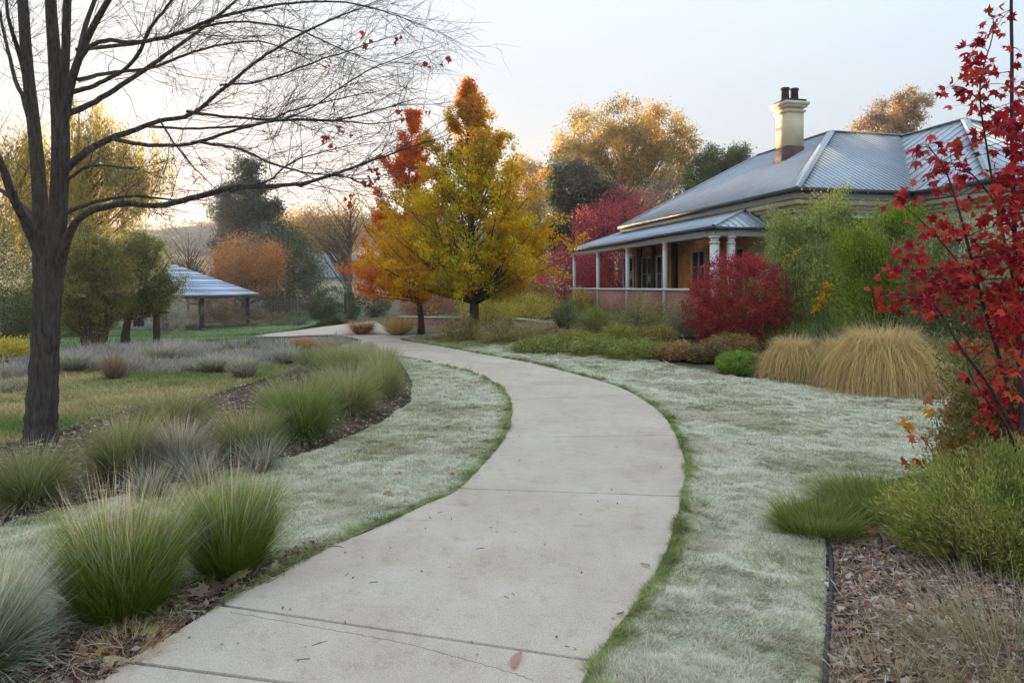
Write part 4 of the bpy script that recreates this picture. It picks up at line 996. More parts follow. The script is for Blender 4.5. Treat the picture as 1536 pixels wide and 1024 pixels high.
tree('evergreen_tree', 'dark olive pine with upswept crown above the house roof', (1068, 470),
     [(1050, 275, 34, 34), (1085, 240, 34, 26), (1100, 265, 30, 30), (1065, 300, 45, 35), (1110, 235, 18, 14)], 36000, 0.16, [(0.08, 0.10, 0.035), (0.10, 0.11, 0.035), (0.035, 0.05, 0.02)], Y=44, trunk_r=0.3, per=130, spread=0.22, nl=50, seed=106, hollow=0.4, limb_r=0.1, aspect=0.35, zlow=2.0)
tree('gum_tree', 'pale bronze gum tree rising behind the roof valley', (1345, 470),
     [(1335, 165, 34, 26), (1370, 150, 26, 22), (1310, 188, 28, 18), (1365, 185, 32, 22), (1335, 210, 45, 22)], 18000, 0.26, [(0.26, 0.18, 0.10), (0.20, 0.15, 0.09), (0.32, 0.22, 0.12)], Y=58, trunk_r=0.32, trunk_c=(0.36, 0.30, 0.24), per=320, spread=0.32, bright=0.4, mat=M_GUM, nl=60, seed=107, hollow=0.45, limb_r=0.12, aspect=0.3, droop=0.6, zlow=4)
tree('bare_tree', 'leafless grey tree between the broad gum and the olive pine', (1000, 470), [(1000, 300, 62, 36), (960, 330, 50, 30)], 5000, 0.15, [(0.22, 0.17, 0.12), (0.16, 0.13, 0.10)], Y=47, trunk_r=0.22, trunk_c=(0.25, 0.21, 0.17), per=14, spread=0.3, nl=150, seed=108, limb_r=0.04, sweep=1.5, zlow=1.5, tips=0.006)
tree('evergreen_tree', 'dull green tree filling the gap behind the two maples', (760, 470), [(760, 400, 70, 50), (690, 420, 70, 40)], 16000, 0.2, [(0.06, 0.075, 0.035), (0.09, 0.10, 0.05)], Y=48, trunk_r=0.2, per=60, spread=0.4, nl=20, seed=109, zlow=1)
# --- red shrubs beyond the verandah
RED = [(0.34, 0.05, 0.06), (0.42, 0.08, 0.085), (0.25, 0.035, 0.045), (0.48, 0.13, 0.11)]
shrub('red_shrub', 'large crimson shrub rising above the verandah roof', (925, 462), 180, 172, 26000, 0.12, RED, seed=121, spread=0.16, Y=36, mat=M_RED, upright=0.8, skirt=0.5, stem_r=0.02)
shrub('red_shrub', 'rounded crimson shrub beside the verandah end post', (850, 465), 130, 95, 20000, 0.09, RED, seed=122, spread=0.12, Y=33.5, mat=M_RED, upright=0.8, stem_r=0.015)
# --- background left
tree('conifer_tree', 'tall dark blue green conifer with tiered branches on the skyline', (368, 470),
     [(368, 258, 20, 20), (366, 285, 34, 16), (372, 312, 52, 16), (362, 330, 48, 14), (378, 350, 52, 18), (365, 370, 46, 16)], 44000, 0.26, [(0.045, 0.06, 0.045), (0.075, 0.09, 0.07), (0.03, 0.042, 0.03)], Y=75, trunk_r=0.45, per=150, spread=0.36, nl=60, seed=131, hollow=0.3, limb_r=0.15, zlow=6)
tree('rounded_tree', 'orange brown rounded leafy tree behind the pavilion', (372, 470), [(370, 385, 50, 28), (345, 400, 32, 30), (400, 390, 28, 26), (370, 420, 52, 22)], 20000, 0.16, [(0.38, 0.16, 0.04), (0.28, 0.13, 0.05), (0.22, 0.12, 0.06)], Y=58, trunk_r=0.2, trunk_c=(0.2, 0.13, 0.08), per=50, spread=0.35, nl=90, seed=132, hollow=0.5, limb_r=0.06, zlow=1.2)
tree('evergreen_tree', 'dark green spreading tree beside the orange brown tree', (432, 470), [(425, 370, 42, 32), (445, 400, 42, 40), (430, 435, 50, 32)], 22000, 0.18, [(0.045, 0.065, 0.03), (0.07, 0.09, 0.04), (0.09, 0.10, 0.05)], Y=64, trunk_r=0.3, per=60, spread=0.45, nl=30, seed=133, zlow=1)
tree('golden_tree', 'hazy golden backlit tree behind the dark green tree', (440, 470), [(430, 340, 40, 26), (470, 350, 34, 30), (505, 355, 40, 34)], 14000, 0.28, [(0.42, 0.27, 0.08), (0.34, 0.22, 0.08), (0.26, 0.18, 0.08)], Y=85, trunk_r=0.3, per=60, spread=0.6, nl=40, seed=134, zlow=2)
tree('bare_tree', 'nearly leafless spreading tree left of the orange maple', (524, 470), [(500, 330, 48, 42), (535, 320, 32, 36), (470, 330, 24, 26)], 3000, 0.12, [(0.30, 0.20, 0.10), (0.24, 0.17, 0.09)], Y=50, trunk_r=0.26, trunk_c=(0.20, 0.15, 0.11), per=8, spread=0.3, nl=130, seed=135, limb_r=0.04, sweep=1.3, zlow=2.0, tips=0.006)
tree('bare_tree', 'small dark leafless tree above the pavilion roof', (282, 470), [(268, 375, 36, 34), (300, 390, 34, 30)], 900, 0.10, [(0.16, 0.12, 0.09)], Y=60, trunk_r=0.14, trunk_c=(0.10, 0.08, 0.065), per=4, spread=0.3, nl=110, seed=136, limb_r=0.04, sweep=1.2, zlow=1.5, tips=0.008)
tree('rounded_tree', 'olive leafy tree filling the back of the pavilion', (300, 470), [(290, 420, 50, 22), (330, 430, 40, 26), (250, 425, 40, 24)], 12000, 0.18, [(0.16, 0.13, 0.06), (0.12, 0.11, 0.06), (0.2, 0.14, 0.08)], Y=66, trunk_r=0.2, per=50, spread=0.5, nl=30, seed=137, zlow=1)
def fn_weep(pts, C, rng, z0, z1, ci):
    # pendulous shoots: each clump is drawn out downwards
    k = rng.random(len(pts)); pts[:, 2] -= k ** 1.2 * 1.5; return C
tree('weeping_tree', 'tall weeping tree with golden hanging foliage behind the bare tree', (120, 500),
     [(135, 165, 36, 30, 0, 1, .8), (150, 215, 60, 40), (210, 240, 55, 30), (95, 220, 60, 40), (40, 225, 50, 30), (160, 280, 70, 50), (80, 300, 80, 50), (20, 300, 50, 50)],
     46000, 0.18, [(0.26, 0.20, 0.05), (0.40, 0.28, 0.06), (0.16, 0.16, 0.05), (0.10, 0.12, 0.04)], Y=30, wts=[.3, .25, .25, .2], trunk_r=0.3, per=150, spread=(0.12, 0.12, 0.35), nl=90, mat=M_GUM, fn=fn_weep, seed=138, hollow=0.45, limb_r=0.07, aspect=0.22, droop=2.2, sweep=0.9, zlow=2.5)
shrub('evergreen_shrub', 'big dark green shrub at the left edge of the garden', (20, 500), 190, 165, 20000, 0.09, [(0.03, 0.045, 0.018), (0.055, 0.075, 0.025), (0.10, 0.11, 0.035)], seed=139, Y=25, spread=0.12)
shrub('flowering_shrub', 'low golden yellow shrub at the left edge behind grass', (15, 540), 90, 32, 7000, 0.05, [(0.42, 0.30, 0.03), (0.25, 0.22, 0.04), (0.15, 0.16, 0.04)], seed=140, spread=0.06)
shrub('evergreen_shrub', 'dark leafy shrub between the bare trunk and the bushy tree', (70, 505), 120, 110, 9000, 0.09, [(0.04, 0.06, 0.02), (0.08, 0.10, 0.03)], seed=141, Y=28, spread=0.14)
BUSH = [(0.11, 0.13, 0.035), (0.17, 0.165, 0.05), (0.22, 0.17, 0.055), (0.075, 0.09, 0.028)]
limb_tree('bushy_tree', 'olive vase shaped bushy tree with several stems in frosted grass', (142, 522),
          [(468, 142, 40), (445, 142, 58), (415, 144, 66), (385, 148, 62), (355, 152, 48), (335, 154, 24)], 46000, 0.075, BUSH, trunk_r=0.10, trunk_c=(0.16, 0.12, 0.085), rough=0.34, nlimb=150, stems=5, inner=0.42, seed=142, bright=0.45, fuzz=0.08, limb_r=0.035, sub_len=0.3, aspect=0.4)
limb_tree('bushy_tree', 'dense green bushy tree with dark trunk before the pavilion', (188, 517),
          [(470, 206, 34), (450, 210, 46), (425, 212, 50), (390, 210, 46), (360, 210, 30), (345, 208, 12)], 36000, 0.07, [(0.08, 0.11, 0.03), (0.12, 0.14, 0.04), (0.05, 0.075, 0.022)], trunk_r=0.13, trunk_c=(0.08, 0.065, 0.055), nlimb=120, asc=1.4, z0=0.8, seed=143, bright=0.45, fuzz=0.08, sub_len=0.34, aspect=0.4)
# rounded grasses and bushes along the far lawn
MAUVE = [(0.15, 0.10, 0.065), (0.20, 0.14, 0.09), (0.11, 0.075, 0.05)]
shrub('rounded_shrub', 'tall grey egg shaped clipped bush behind the dark post', (253, 503), 62, 64, 9000, 0.05, [(0.26, 0.22, 0.18), (0.20, 0.17, 0.14)], seed=151, Y=39, spread=0.05, lump=0.05, hollow=0.8)
shrub('rounded_shrub', 'brown leafless looking bush seen through the pavilion', (314, 492), 78, 58, 8000, 0.07, [(0.24, 0.14, 0.08), (0.18, 0.11, 0.07)], seed=152, Y=52, spread=0.08, lump=0.1, hollow=0.7)
shrub('rounded_shrub', 'wide mauve brown mound at the pavilion corner post', (366, 491), 84, 29, 8000, 0.06, MAUVE, seed=153, Y=47, spread=0.06, lump=0.08, hollow=0.8)
shrub('rounded_shrub', 'small grey brown mound right of the wide mauve mound', (417, 487), 42, 21, 5000, 0.06, MAUVE, seed=154, Y=48, spread=0.05, lump=0.08, hollow=0.8)
shrub('rounded_shrub', 'small dull green mound before the picket fence', (450, 483), 46, 26, 5000, 0.06, [(0.09, 0.11, 0.07), (0.13, 0.14, 0.09)], seed=155, Y=48, spread=0.05, lump=0.1)
shrub('rounded_shrub', 'large round dark green bush beside the orange maple', (503, 476), 82, 58, 12000, 0.09, [(0.035, 0.055, 0.016), (0.055, 0.075, 0.022), (0.025, 0.036, 0.011)], seed=156, Y=44, spread=0.08, lump=0.1, hollow=0.75)
for k, (x_, w_, h_, Y_, lab) in enumerate(((395, 90, 45, 56, 'long dark hedge like bush behind the mauve mounds'), (480, 60, 36, 58, 'dark bush right of the picket fence'), (562, 60, 70, 52, 'dull green bush behind the orange maple trunk'), (640, 110, 42, 42, 'reddish brown bush between the maple trunks'), (330, 60, 40, 60, 'dark bush behind the pavilion corner'))):
    shrub('background_bush', lab, (x_, 474), w_, h_, 7000, 0.10, [(0.035, 0.045, 0.018), (0.06, 0.06, 0.026), (0.03, 0.033, 0.015)] if k != 3 else [(0.24, 0.09, 0.05), (0.16, 0.08, 0.05)], seed=160 + k, Y=Y_, spread=0.12)
# --- between the maples and the verandah
shrub('yellow_shrub', 'loose golden yellow shrub behind the green maple trunk', (730, 488), 100, 70, 9000, 0.07, [(0.48, 0.32, 0.03), (0.30, 0.24, 0.04), (0.16, 0.16, 0.04)], seed=171, Y=29.5, spread=0.12)
def fn_hedge(pts, C, rng, z0, z1, ci):
    a = sst(0.80, 0.92, pts[:, 2] / z1)[:, None]; return C * (1 - a) + np.array((0.42, 0.06, 0.09)) * rng.uniform(0.6, 1.3, (len(C), 1)) * a
shrub('hedge', 'clipped hedge with pink red top and bronze green sides', (792, 478), 84, 62, 12000, 0.06, [(0.18, 0.12, 0.04), (0.12, 0.13, 0.04), (0.26, 0.12, 0.05)], seed=172, Y=30, spread=0.05, lump=0.05, hollow=0.8, fn=fn_hedge, cat='hedge', skirt=0.6)
shrub('yellow_shrub', 'low mustard green shrub in front of the pink topped hedge', (800, 485), 110, 40, 9000, 0.055, [(0.30, 0.26, 0.04), (0.20, 0.20, 0.04), (0.40, 0.30, 0.05)], seed=173, Y=27.5, spread=0.08)
shrub('yellow_shrub', 'small yellow bush under the verandah end post', (872, 470), 44, 36, 5000, 0.05, [(0.34, 0.26, 0.04), (0.18, 0.17, 0.05)], seed=174, Y=28.5, spread=0.06)
ROS = [(0.125, 0.135, 0.075), (0.19, 0.185, 0.11), (0.27, 0.25, 0.165), (0.085, 0.095, 0.04)]
for k, (x_, y_, w_, h_, cols, lab) in enumerate((
    (690, 513, 82, 40, ROS, 'grey green wispy shrub at the foot of the green maple'),
    (752, 515, 88, 36, ROS, 'blue grey shrub right of the green maple trunk'),
    (805, 512, 74, 32, [(0.17, 0.17, 0.13), (0.22, 0.20, 0.16)], 'pale grey twiggy shrub before the low wall'),
    (848, 496, 44, 44, [(0.07, 0.095, 0.06), (0.11, 0.14, 0.09)], 'dark grey green ball shrub under the verandah'),
    (893, 500, 60, 46, [(0.10, 0.13, 0.05), (0.15, 0.17, 0.07)], 'leafy green shrub under the second verandah post'),
    (962, 498, 86, 54, [(0.12, 0.13, 0.075), (0.18, 0.18, 0.12), (0.09, 0.11, 0.05)], 'broad olive shrub before the red brick verandah wall'),
    (1022, 505, 56, 56, [(0.17, 0.18, 0.15), (0.13, 0.145, 0.11)], 'silvery grey grass like shrub left of the burgundy bush'),
    (930, 515, 62, 30, [(0.11, 0.14, 0.04), (0.17, 0.18, 0.06)], 'low yellow green shrub in the middle of the bed'),
    (985, 518, 66, 32, [(0.10, 0.12, 0.05), (0.16, 0.14, 0.07)], 'low mixed olive shrub below the silvery grass'),
    (858, 517, 60, 24, [(0.12, 0.13, 0.08), (0.17, 0.16, 0.11)], 'small grey mound above the spreading ground cover'))):
    cols = [tuple(np.array(c) * (1.3, 1.08, 0.75)) for c in cols]
    shrub('garden_shrub', lab, (x_, y_), w_, h_, 7500, 0.05, cols, seed=180 + k, spread=0.05, upright=1.6, aspect=0.28, lump=0.4, hollow=0.3)
COV = [(0.08, 0.12, 0.035), (0.12, 0.16, 0.05), (0.17, 0.19, 0.09)]
for k, (x_, y_, w_, h_, cols, lab) in enumerate((
    (815, 530, 105, 24, COV, 'spreading dark green ground cover at the lawn tip'),
    (900, 532, 110, 26, COV, 'spreading green ground cover along the lawn edge'),
    (880, 524, 90, 26, [(0.14, 0.15, 0.05), (0.09, 0.12, 0.035)], 'yellowish low ground cover behind the dark green one'),
    (958, 538, 100, 26, COV, 'patch of green ground cover left of the bronze mound'),
    (1012, 540, 62, 26, [(0.20, 0.15, 0.08), (0.12, 0.12, 0.05), (0.26, 0.19, 0.12)], 'small bronze tinted mound on the lawn edge'),
    (1060, 543, 62, 28, [(0.13, 0.10, 0.07), (0.09, 0.09, 0.05)], 'small purplish brown mound beside the bronze one'),
    (1098, 535, 84, 34, [(0.14, 0.13, 0.06), (0.10, 0.115, 0.045), (0.20, 0.14, 0.07)], 'brown green mound behind the round box ball'),
    (1140, 520, 130, 40, [(0.06, 0.11, 0.025), (0.09, 0.145, 0.04)], 'low bright green spreading shrub under the burgundy bush'),
    (1215, 530, 90, 44, [(0.09, 0.12, 0.04), (0.13, 0.15, 0.06)], 'leafy green mound behind the golden tussocks'))):
    cols = [tuple(np.array(c) * (1.3, 1.05, 0.8)) for c in cols]
    shrub('low_shrub', lab, (x_, y_), w_, h_, 9000, 0.042, cols, seed=200 + k, spread=0.045, lump=0.3, hollow=0.5, depth=0.7, aspect=0.5, stems=30)
shrub('box_ball', 'small round clipped bright green ball shrub on the lawn edge', (1110, 561), 74, 34, 14000, 0.024, [(0.13, 0.20, 0.03), (0.17, 0.24, 0.05), (0.09, 0.15, 0.025)], seed=211, spread=0.02, lump=0.04, hollow=0.8, aspect=0.6)
def fn_burg(pts, C, rng, z0, z1, ci):
    a = (sst(0.0, 0.5, 1 - pts[:, 2] / z1) * 0.35)[:, None]; return C * (1 - a) + np.array((0.34, 0.08, 0.03)) * a
shrub('burgundy_bush', 'big dense burgundy red bush in front of the verandah corner', (1108, 517), 172, 140, 52000, 0.042, [(0.24, 0.02, 0.03), (0.32, 0.03, 0.045), (0.15, 0.015, 0.022), (0.36, 0.055, 0.05)], seed=212, spread=0.05, mat=M_RED, fn=fn_burg, lump=0.16, upright=0.5, aspect=0.5, stems=160, hollow=0.55, per=30, bright=0.4)
shrub('tall_shrub', 'tall airy light green shrub in front of the cream wall', (1215, 512), 172, 186, 60000, 0.065, [(0.17, 0.20, 0.05), (0.23, 0.24, 0.08), (0.11, 0.145, 0.035), (0.21, 0.19, 0.07)], seed=213, Y=16.6, spread=0.085, upright=1.6, aspect=0.36, lump=0.65, stems=200, hollow=0.25, extra=[(1258, 325, 20, 28), (1178, 362, 30, 34), (1240, 350, 40, 30)])
shrub('tall_shrub', 'yellow green feathery shrub right of the tall airy one', (1325, 543), 162, 200, 60000, 0.055, [(0.15, 0.19, 0.02), (0.11, 0.15, 0.02), (0.20, 0.22, 0.03), (0.06, 0.10, 0.015)], seed=214, Y=13.6, spread=0.065, upright=2.2, aspect=0.34, lump=0.65, stems=160, hollow=0.3, extra=[(1345, 335, 34, 30), (1290, 380, 40, 40)])
shrub('tall_shrub', 'dark green tall shrub filling the gap behind the red maple', (1455, 560), 210, 250, 36000, 0.06, [(0.08, 0.11, 0.03), (0.12, 0.14, 0.05), (0.16, 0.14, 0.06)], seed=215, Y=12.4, spread=0.10, upright=1.0, aspect=0.3, stems=120)
for k, (x_, y_, w_, h_, Y_, lab) in enumerate(((1245, 520, 110, 60, 13.0, 'ferny blue green shrub beneath the yellow flowers'), (1310, 525, 90, 50, 12.0, 'ferny green shrub behind the tallest tussock'), (1400, 540, 80, 70, 11.3, 'grey green leafy shrub right of the tallest tussock'))):
    shrub('ferny_shrub', lab, (x_, y_), w_, h_, 9000, 0.075, [(0.07, 0.12, 0.05), (0.11, 0.16, 0.08), (0.05, 0.085, 0.03)], seed=220 + k, Y=Y_, spread=0.06, upright=1.8, aspect=0.2, lump=0.35, hollow=0.3)
def flowers(label, pts_px, Y, n, seed, col, r=0.026):
    rng = np.random.default_rng(seed); b = P(*pts_px[0][:2], Y); x, y = b[0], b[1]; g = np.array([x, y, float(terr(x, y))]); t = thing('flowering_plant', label, 'flowers', tuple(g))
    s = Acc()
    for (px, py, rr) in pts_px:
        c = P(px, py, Y) - g; R = rr / F * Y; p = c + rng.normal(0, 0.45, (n, 3)) * R
        for q in p:
            a = Acc(); leafcards(a, rng, q[None] + rng.normal(0, r * 0.35, (6, 3)), np.full(6, r * 1.5), np.array([col]) * rng.uniform(0.75, 1.2, (6, 1)), 0.8, up=1.0); a.build('flower_head', M_LEAF, t)
        k = max(3, n // 2); e = p[:k]; st = np.column_stack([rng.normal(c[0] * 0.3, 0.05, k), rng.normal(c[1], 0.05, k), np.zeros(k)]); mid = (e + st) / 2 + rng.normal(0, 0.03, (k, 3))
        tubes(s, np.stack([st, mid, e], 1), np.tile([0.005, 0.004, 0.003], (k, 1)), 4, np.array([0.09, 0.12, 0.04]))
    s.build('stems', M_TWIG, t, True)
flowers('cluster of bright golden yellow flowers below the feathery shrub', [(1238, 452, 14), (1232, 446, 10), (1240, 430, 8), (1225, 464, 5)], 12.6, 24, 231, (0.36, 0.20, 0.006))
flowers('pale yellow flowers on the right side of the burgundy bush', [(1185, 386, 12), (1178, 395, 8), (1195, 378, 7)], 15.0, 14, 232, (0.32, 0.255, 0.03))
flowers('few small yellow flowers low between the two tall shrubs', [(1213, 434, 7), (1218, 420, 5)], 13.2, 8, 233, (0.33, 0.24, 0.02))

# ------------------------------------------------------------------ the bare tree on the left
def bare_tree():
    rng = np.random.default_rng(77)
    Y = 7.0; base = ground(61, 664); Y = base[1]
    t = thing('bare_tree', 'big nearly leafless tree with dark forked trunk standing left of the tussocks', 'tree', tuple(base))
    BR = [  # px, py, width in px, offset in depth
        ('t', [(58, 684, 84, 0), (60, 664, 54, 0), (61, 645, 47, 0), (63, 610, 45, 0), (67, 540, 41, 0), (70, 470, 39, 0), (73, 420, 43, 0), (74, 385, 46, 0)]),
        ('s', [(64, 415, 30, 0), (62, 370, 27, .02), (60, 300, 24, .08), (52, 200, 21, .15), (41, 100, 19, .22), (34, 0, 17, .3), (26, -110, 12, .4), (10, -230, 6, .5), (0, -330, 2, .55)]),
        ('s', [(80, 415, 34, 0), (85, 350, 30, -.03), (89, 280, 28, -.06), (91, 200, 28, -.1), (86, 130, 24, -.12), (80, 60, 19, -.15), (76, 0, 17, -.2), (74, -100, 12, -.3), (80, -220, 6, -.3), (84, -320, 2, -.3)]),
        ('s', [(93, 175, 17, -.1), (98, 90, 14, -.02), (101, 0, 13, .05), (106, -100, 9, .1), (118, -220, 4, .1)]),
        ('s', [(95, 190, 15, -.1), (108, 120, 13, -.2), (130, 60, 11, -.3), (160, 5, 9, -.4), (200, -60, 6, -.5), (250, -150, 2, -.6)]),
        ('s', [(112, 110, 9, -.2), (128, 40, 8, -.1), (148, -20, 6, 0), (160, -100, 2, .1)]),
        ('l', [(66, 400, 20, 0), (46, 345, 16, -.1), (22, 290, 14, -.3), (0, 235, 12, -.4), (-40, 165, 8, -.6), (-90, 100, 3, -.8)]),
        ('l', [(58, 340, 14, .1), (36, 312, 11, .3), (8, 290, 9, .5), (-40, 262, 5, .8), (-90, 250, 2, 1)]),
        ('l', [(50, 200, 9, .1), (36, 150, 8, .2), (22, 110, 7, .4), (4, 30, 5, .6), (-15, -60, 2, .8)]),
        ('l', [(48, 165, 8, .1), (30, 90, 8, 0), (14, 40, 6, -.2), (8, -30, 3, -.3)]),
        ('l', [(90, 395, 19, -.05), (106, 345, 13, -.2), (138, 316, 11, -.4), (190, 306, 10, -.6), (238, 309, 9, -.7), (290, 300, 9, -.8), (340, 287, 8, -.8), (400, 285, 7, -.7), (450, 280, 6, -.6), (505, 266, 5, -.5), (560, 243, 4, -.4), (620, 222, 2, -.3), (668, 205, 1, -.2)]),
        ('l', [(98, 320, 8, -.1), (140, 303, 6, 0), (200, 293, 5, .2), (270, 297, 3, .3), (330, 290, 1.5, .4)]),
        ('l', [(98, 255, 15, -.1), (130, 226, 12, -.1), (160, 206, 11, 0), (200, 191, 9, .1), (240, 176, 8, .2), (280, 166, 7.5, .3), (330, 128, 6.5, .4), (380, 88, 5.5, .5), (430, 56, 4.5, .6), (490, 25, 3.5, .7), (545, 2, 2, .8), (600, -25, 1, .9)]),
        ('l', [(168, 208, 8, 0), (215, 217, 7, -.2), (270, 218, 6, -.3), (310, 210, 5.5, -.4), (370, 192, 4.5, -.5), (430, 179, 4, -.5), (500, 180, 3, -.5), (565, 184, 2, -.5), (620, 176, 1, -.5)]),
        ('l', [(280, 167, 6, .3), (345, 177, 5, .3), (420, 181, 4.5, .2), (500, 182, 3.5, .1), (560, 170, 2.5, 0), (625, 150, 1.2, 0)]),
        ('l', [(300, 213, 5, -.4), (360, 226, 4.5, -.6), (410, 247, 3.5, -.8), (470, 262, 2.5, -1), (530, 262, 1.2, -1.1)]),
        ('l', [(222, 190, 5, .1), (300, 192, 4.5, .4), (390, 182, 4, .6), (440, 160, 3, .7), (520, 140, 2, .8), (590, 128, 1, .9)]),
        ('l', [(97, 172, 12, -.1), (135, 157, 10, .1), (190, 122, 8.5, .3), (240, 88, 7.5, .4), (290, 52, 6, .5), (335, 15, 5, .6), (390, -30, 3, .7), (450, -70, 1.5, .7)]),
        ('l', [(100, 150, 10, -.1), (125, 80, 8, -.3), (160, 62, 7, -.5), (210, 64, 6.5, -.6), (270, 50, 6, -.7), (330, 30, 5, -.8), (400, 10, 4, -.9), (480, 4, 3, -1), (560, 12, 2, -1), (640, 40, 1, -1)]),
        ('l', [(115, 75, 8, -.2), (150, 73, 7, 0), (220, 62, 6, .2), (300, 42, 5, .4), (370, 34, 4, .5), (450, 50, 3, .6), (520, 82, 2, .7), (570, 100, 1, .7)]),
        ('l', [(104, 140, 9, -.1), (150, 125, 7, -.3), (200, 92, 6, -.5), (225, 40, 5, -.6), (262, -10, 4, -.7), (310, -70, 2, -.8)]),
        ('l', [(118, 120, 8, -.2), (160, 112, 6.5, .2), (230, 105, 5.5, .5), (300, 80, 4.5, .7), (370, 68, 3.5, .8), (430, 78, 2.5, .9), (500, 110, 1.2, 1)]),
        ('l', [(103, 268, 6, -.1), (130, 254, 5, -.3), (165, 253, 3, -.5), (215, 262, 1.2, -.6)]),
        ('l', [(238, 178, 3.5, .2), (262, 215, 3, .1), (290, 252, 2.2, 0), (325, 285, 1.2, 0)]),
        ('l', [(420, 181, 3, .2), (470, 160, 2.6, .1), (540, 112, 2, 0), (600, 85, 1.4, -.1), (665, 60, .8, -.2)]),
        ('l', [(450, 280, 4, -.6), (500, 262, 3, -.8), (545, 270, 2, -.9), (600, 300, 1, -1)]),
        ('l', [(330, 128, 4, .4), (390, 120, 3.5, .2), (460, 95, 3, 0), (530, 70, 2, -.2), (600, 48, 1, -.3)]),
        ('l', [(345, 287, 4, -.8), (400, 270, 3, -1), (440, 240, 2.4, -1.1), (500, 225, 1.6, -1.2), (560, 212, .8, -1.2)]),
    ]
    w = Acc(); tw = Acc(); wc = np.array((0.085, 0.075, 0.07)); starts = []; dirs = []; lens = []; rads = []
    for kind, pts in BR:
        p = np.array([P(x, y, Y + d) - base for x, y, _, d in pts]); r = np.array([q[2] / 2 / F * Y for q in pts]) * (0.95 if kind == 't' else 0.86)
        s = spline(np.column_stack([p, r]), 6); pp = s[:, :3].copy(); rr = np.maximum(s[:, 3], 0.0016)
        if kind == 'l':
            pp[3:] += np.cumsum(rng.normal(0, 0.0045, (len(pp) - 3, 3)), 0) * 0.8
        if kind == 't': rr = rr * (1 + 0.05 * np.sin(np.arange(len(rr)) * 1.7))
        tubes(w, pp, rr, 14 if kind == 't' else (10 if kind == 's' else 7), wc)
        if kind == 't': continue
        seg = np.linalg.norm(np.diff(pp, axis=0), axis=1); L = seg.sum()
        k = int(L * (6 if kind == 's' else 9)); u = rng.uniform(0.22 if kind == 'l' else 0.35, 1.0, k); cum = np.concatenate([[0], np.cumsum(seg)]) / L
        S = np.column_stack([np.interp(u, cum, pp[:, i]) for i in range(3)]); T = norm(np.column_stack([np.interp(np.clip(u + .02, 0, 1), cum, pp[:, i]) - np.interp(np.clip(u - .02, 0, 1), cum, pp[:, i]) for i in range(3)]))
        D = norm(T + rng.normal(0, 0.62, (k, 3)) + np.array([0.15, 0, 0.14]))
        starts.append(S); dirs.append(D); lens.append(rng.uniform(0.35, 1.15, k) * (1.15 - 0.4 * u)); rads.append(np.minimum(np.interp(u, cum, rr) * 0.5, 0.0030))
    S = np.vstack(starts); D = np.vstack(dirs); L = np.concatenate(lens); R = np.concatenate(rads)
    tips = []
    for lev in range(3):
        k = len(S); m = 6; tt = np.linspace(0, 1, m)
        bend = rng.normal(0, 0.28, (k, 3)) + np.array([0.05, 0, -0.10 if lev else 0.08])
        pts = S[:, None] + D[:, None] * (L[:, None] * tt)[..., None] + bend[:, None] * (L[:, None] * tt ** 2)[..., None] + np.concatenate([np.zeros((k, 1, 3)), rng.normal(0, 0.026, (k, m - 1, 3))], 1) * L[:, None, None]
        Rt = R[:, None] * (1 - 0.75 * tt)[None] + 0.0005
        tubes(tw, pts, Rt, 4 if lev == 0 else 3, wc * 1.15)
        tips.append(pts[:, -1])
        if lev == 2: break
        nchild = 4 if lev == 0 else 2
        j = rng.integers(1, m - 1, (k, nchild)); idx = np.repeat(np.arange(k), nchild); jj = j.ravel()
        S2 = pts[idx, jj]; T2 = norm(pts[idx, jj + 1] - pts[idx, jj]); D = norm(T2 + rng.normal(0, 0.5, (len(idx), 3)) + np.array([0.1, 0, 0.05]))
        L = L[idx] * rng.uniform(0.3, 0.65, len(idx)); R = np.maximum(Rt[idx, jj] * 0.7, 0.0009); S = S2
        keep = L > 0.05; S, D, L, R = S[keep], D[keep], L[keep], R[keep]
    w.build('trunk', M_BARK, t, True); tw.build('twigs', M_TWIG, t, True)
    # the last red leaves
    lf = Acc(); spots = [(497, 100, 7), (541, 50, 5), (549, 65, 6), (491, 210, 9), (510, 192, 7), (553, 246, 8), (561, 258, 6), (594, 163, 7), (601, 170, 5), (560, 275, 5), (524, 298, 8), (549, 272, 6), (672, 84, 4), (640, 95, 4), (600, 60, 3), (662, 100, 4), (524, 200, 3), (496, 222, 6), (571, 240, 4), (642, 165, 3)]
    for x, y, k in spots:
        c = P(x, y, Y + rng.uniform(-.6, .3)) - base; k2 = max(3, k // 2 + 1); p = c + rng.normal(0, 0.028, (k2, 3)) * np.array([0.7, 1, 1.2])
        a_ = rng.normal(0, 0.5, (k2, 3)) + np.array([0, 0, -1.0]); nn = rng.normal(0, 1, (k2, 3))
        lobed(lf, rng, p, rng.uniform(0.05, 0.085, k2), np.array([(0.30, 0.05, 0.025)]) * rng.uniform(0.6, 1.4, (k2, 1)), a_, nn, 0.7)
    lf.build('leaves', M_RED, t)
M_BARK = mat_wood('dark_bark', (38, 38, 6), 1.0, 0.3)
bare_tree()

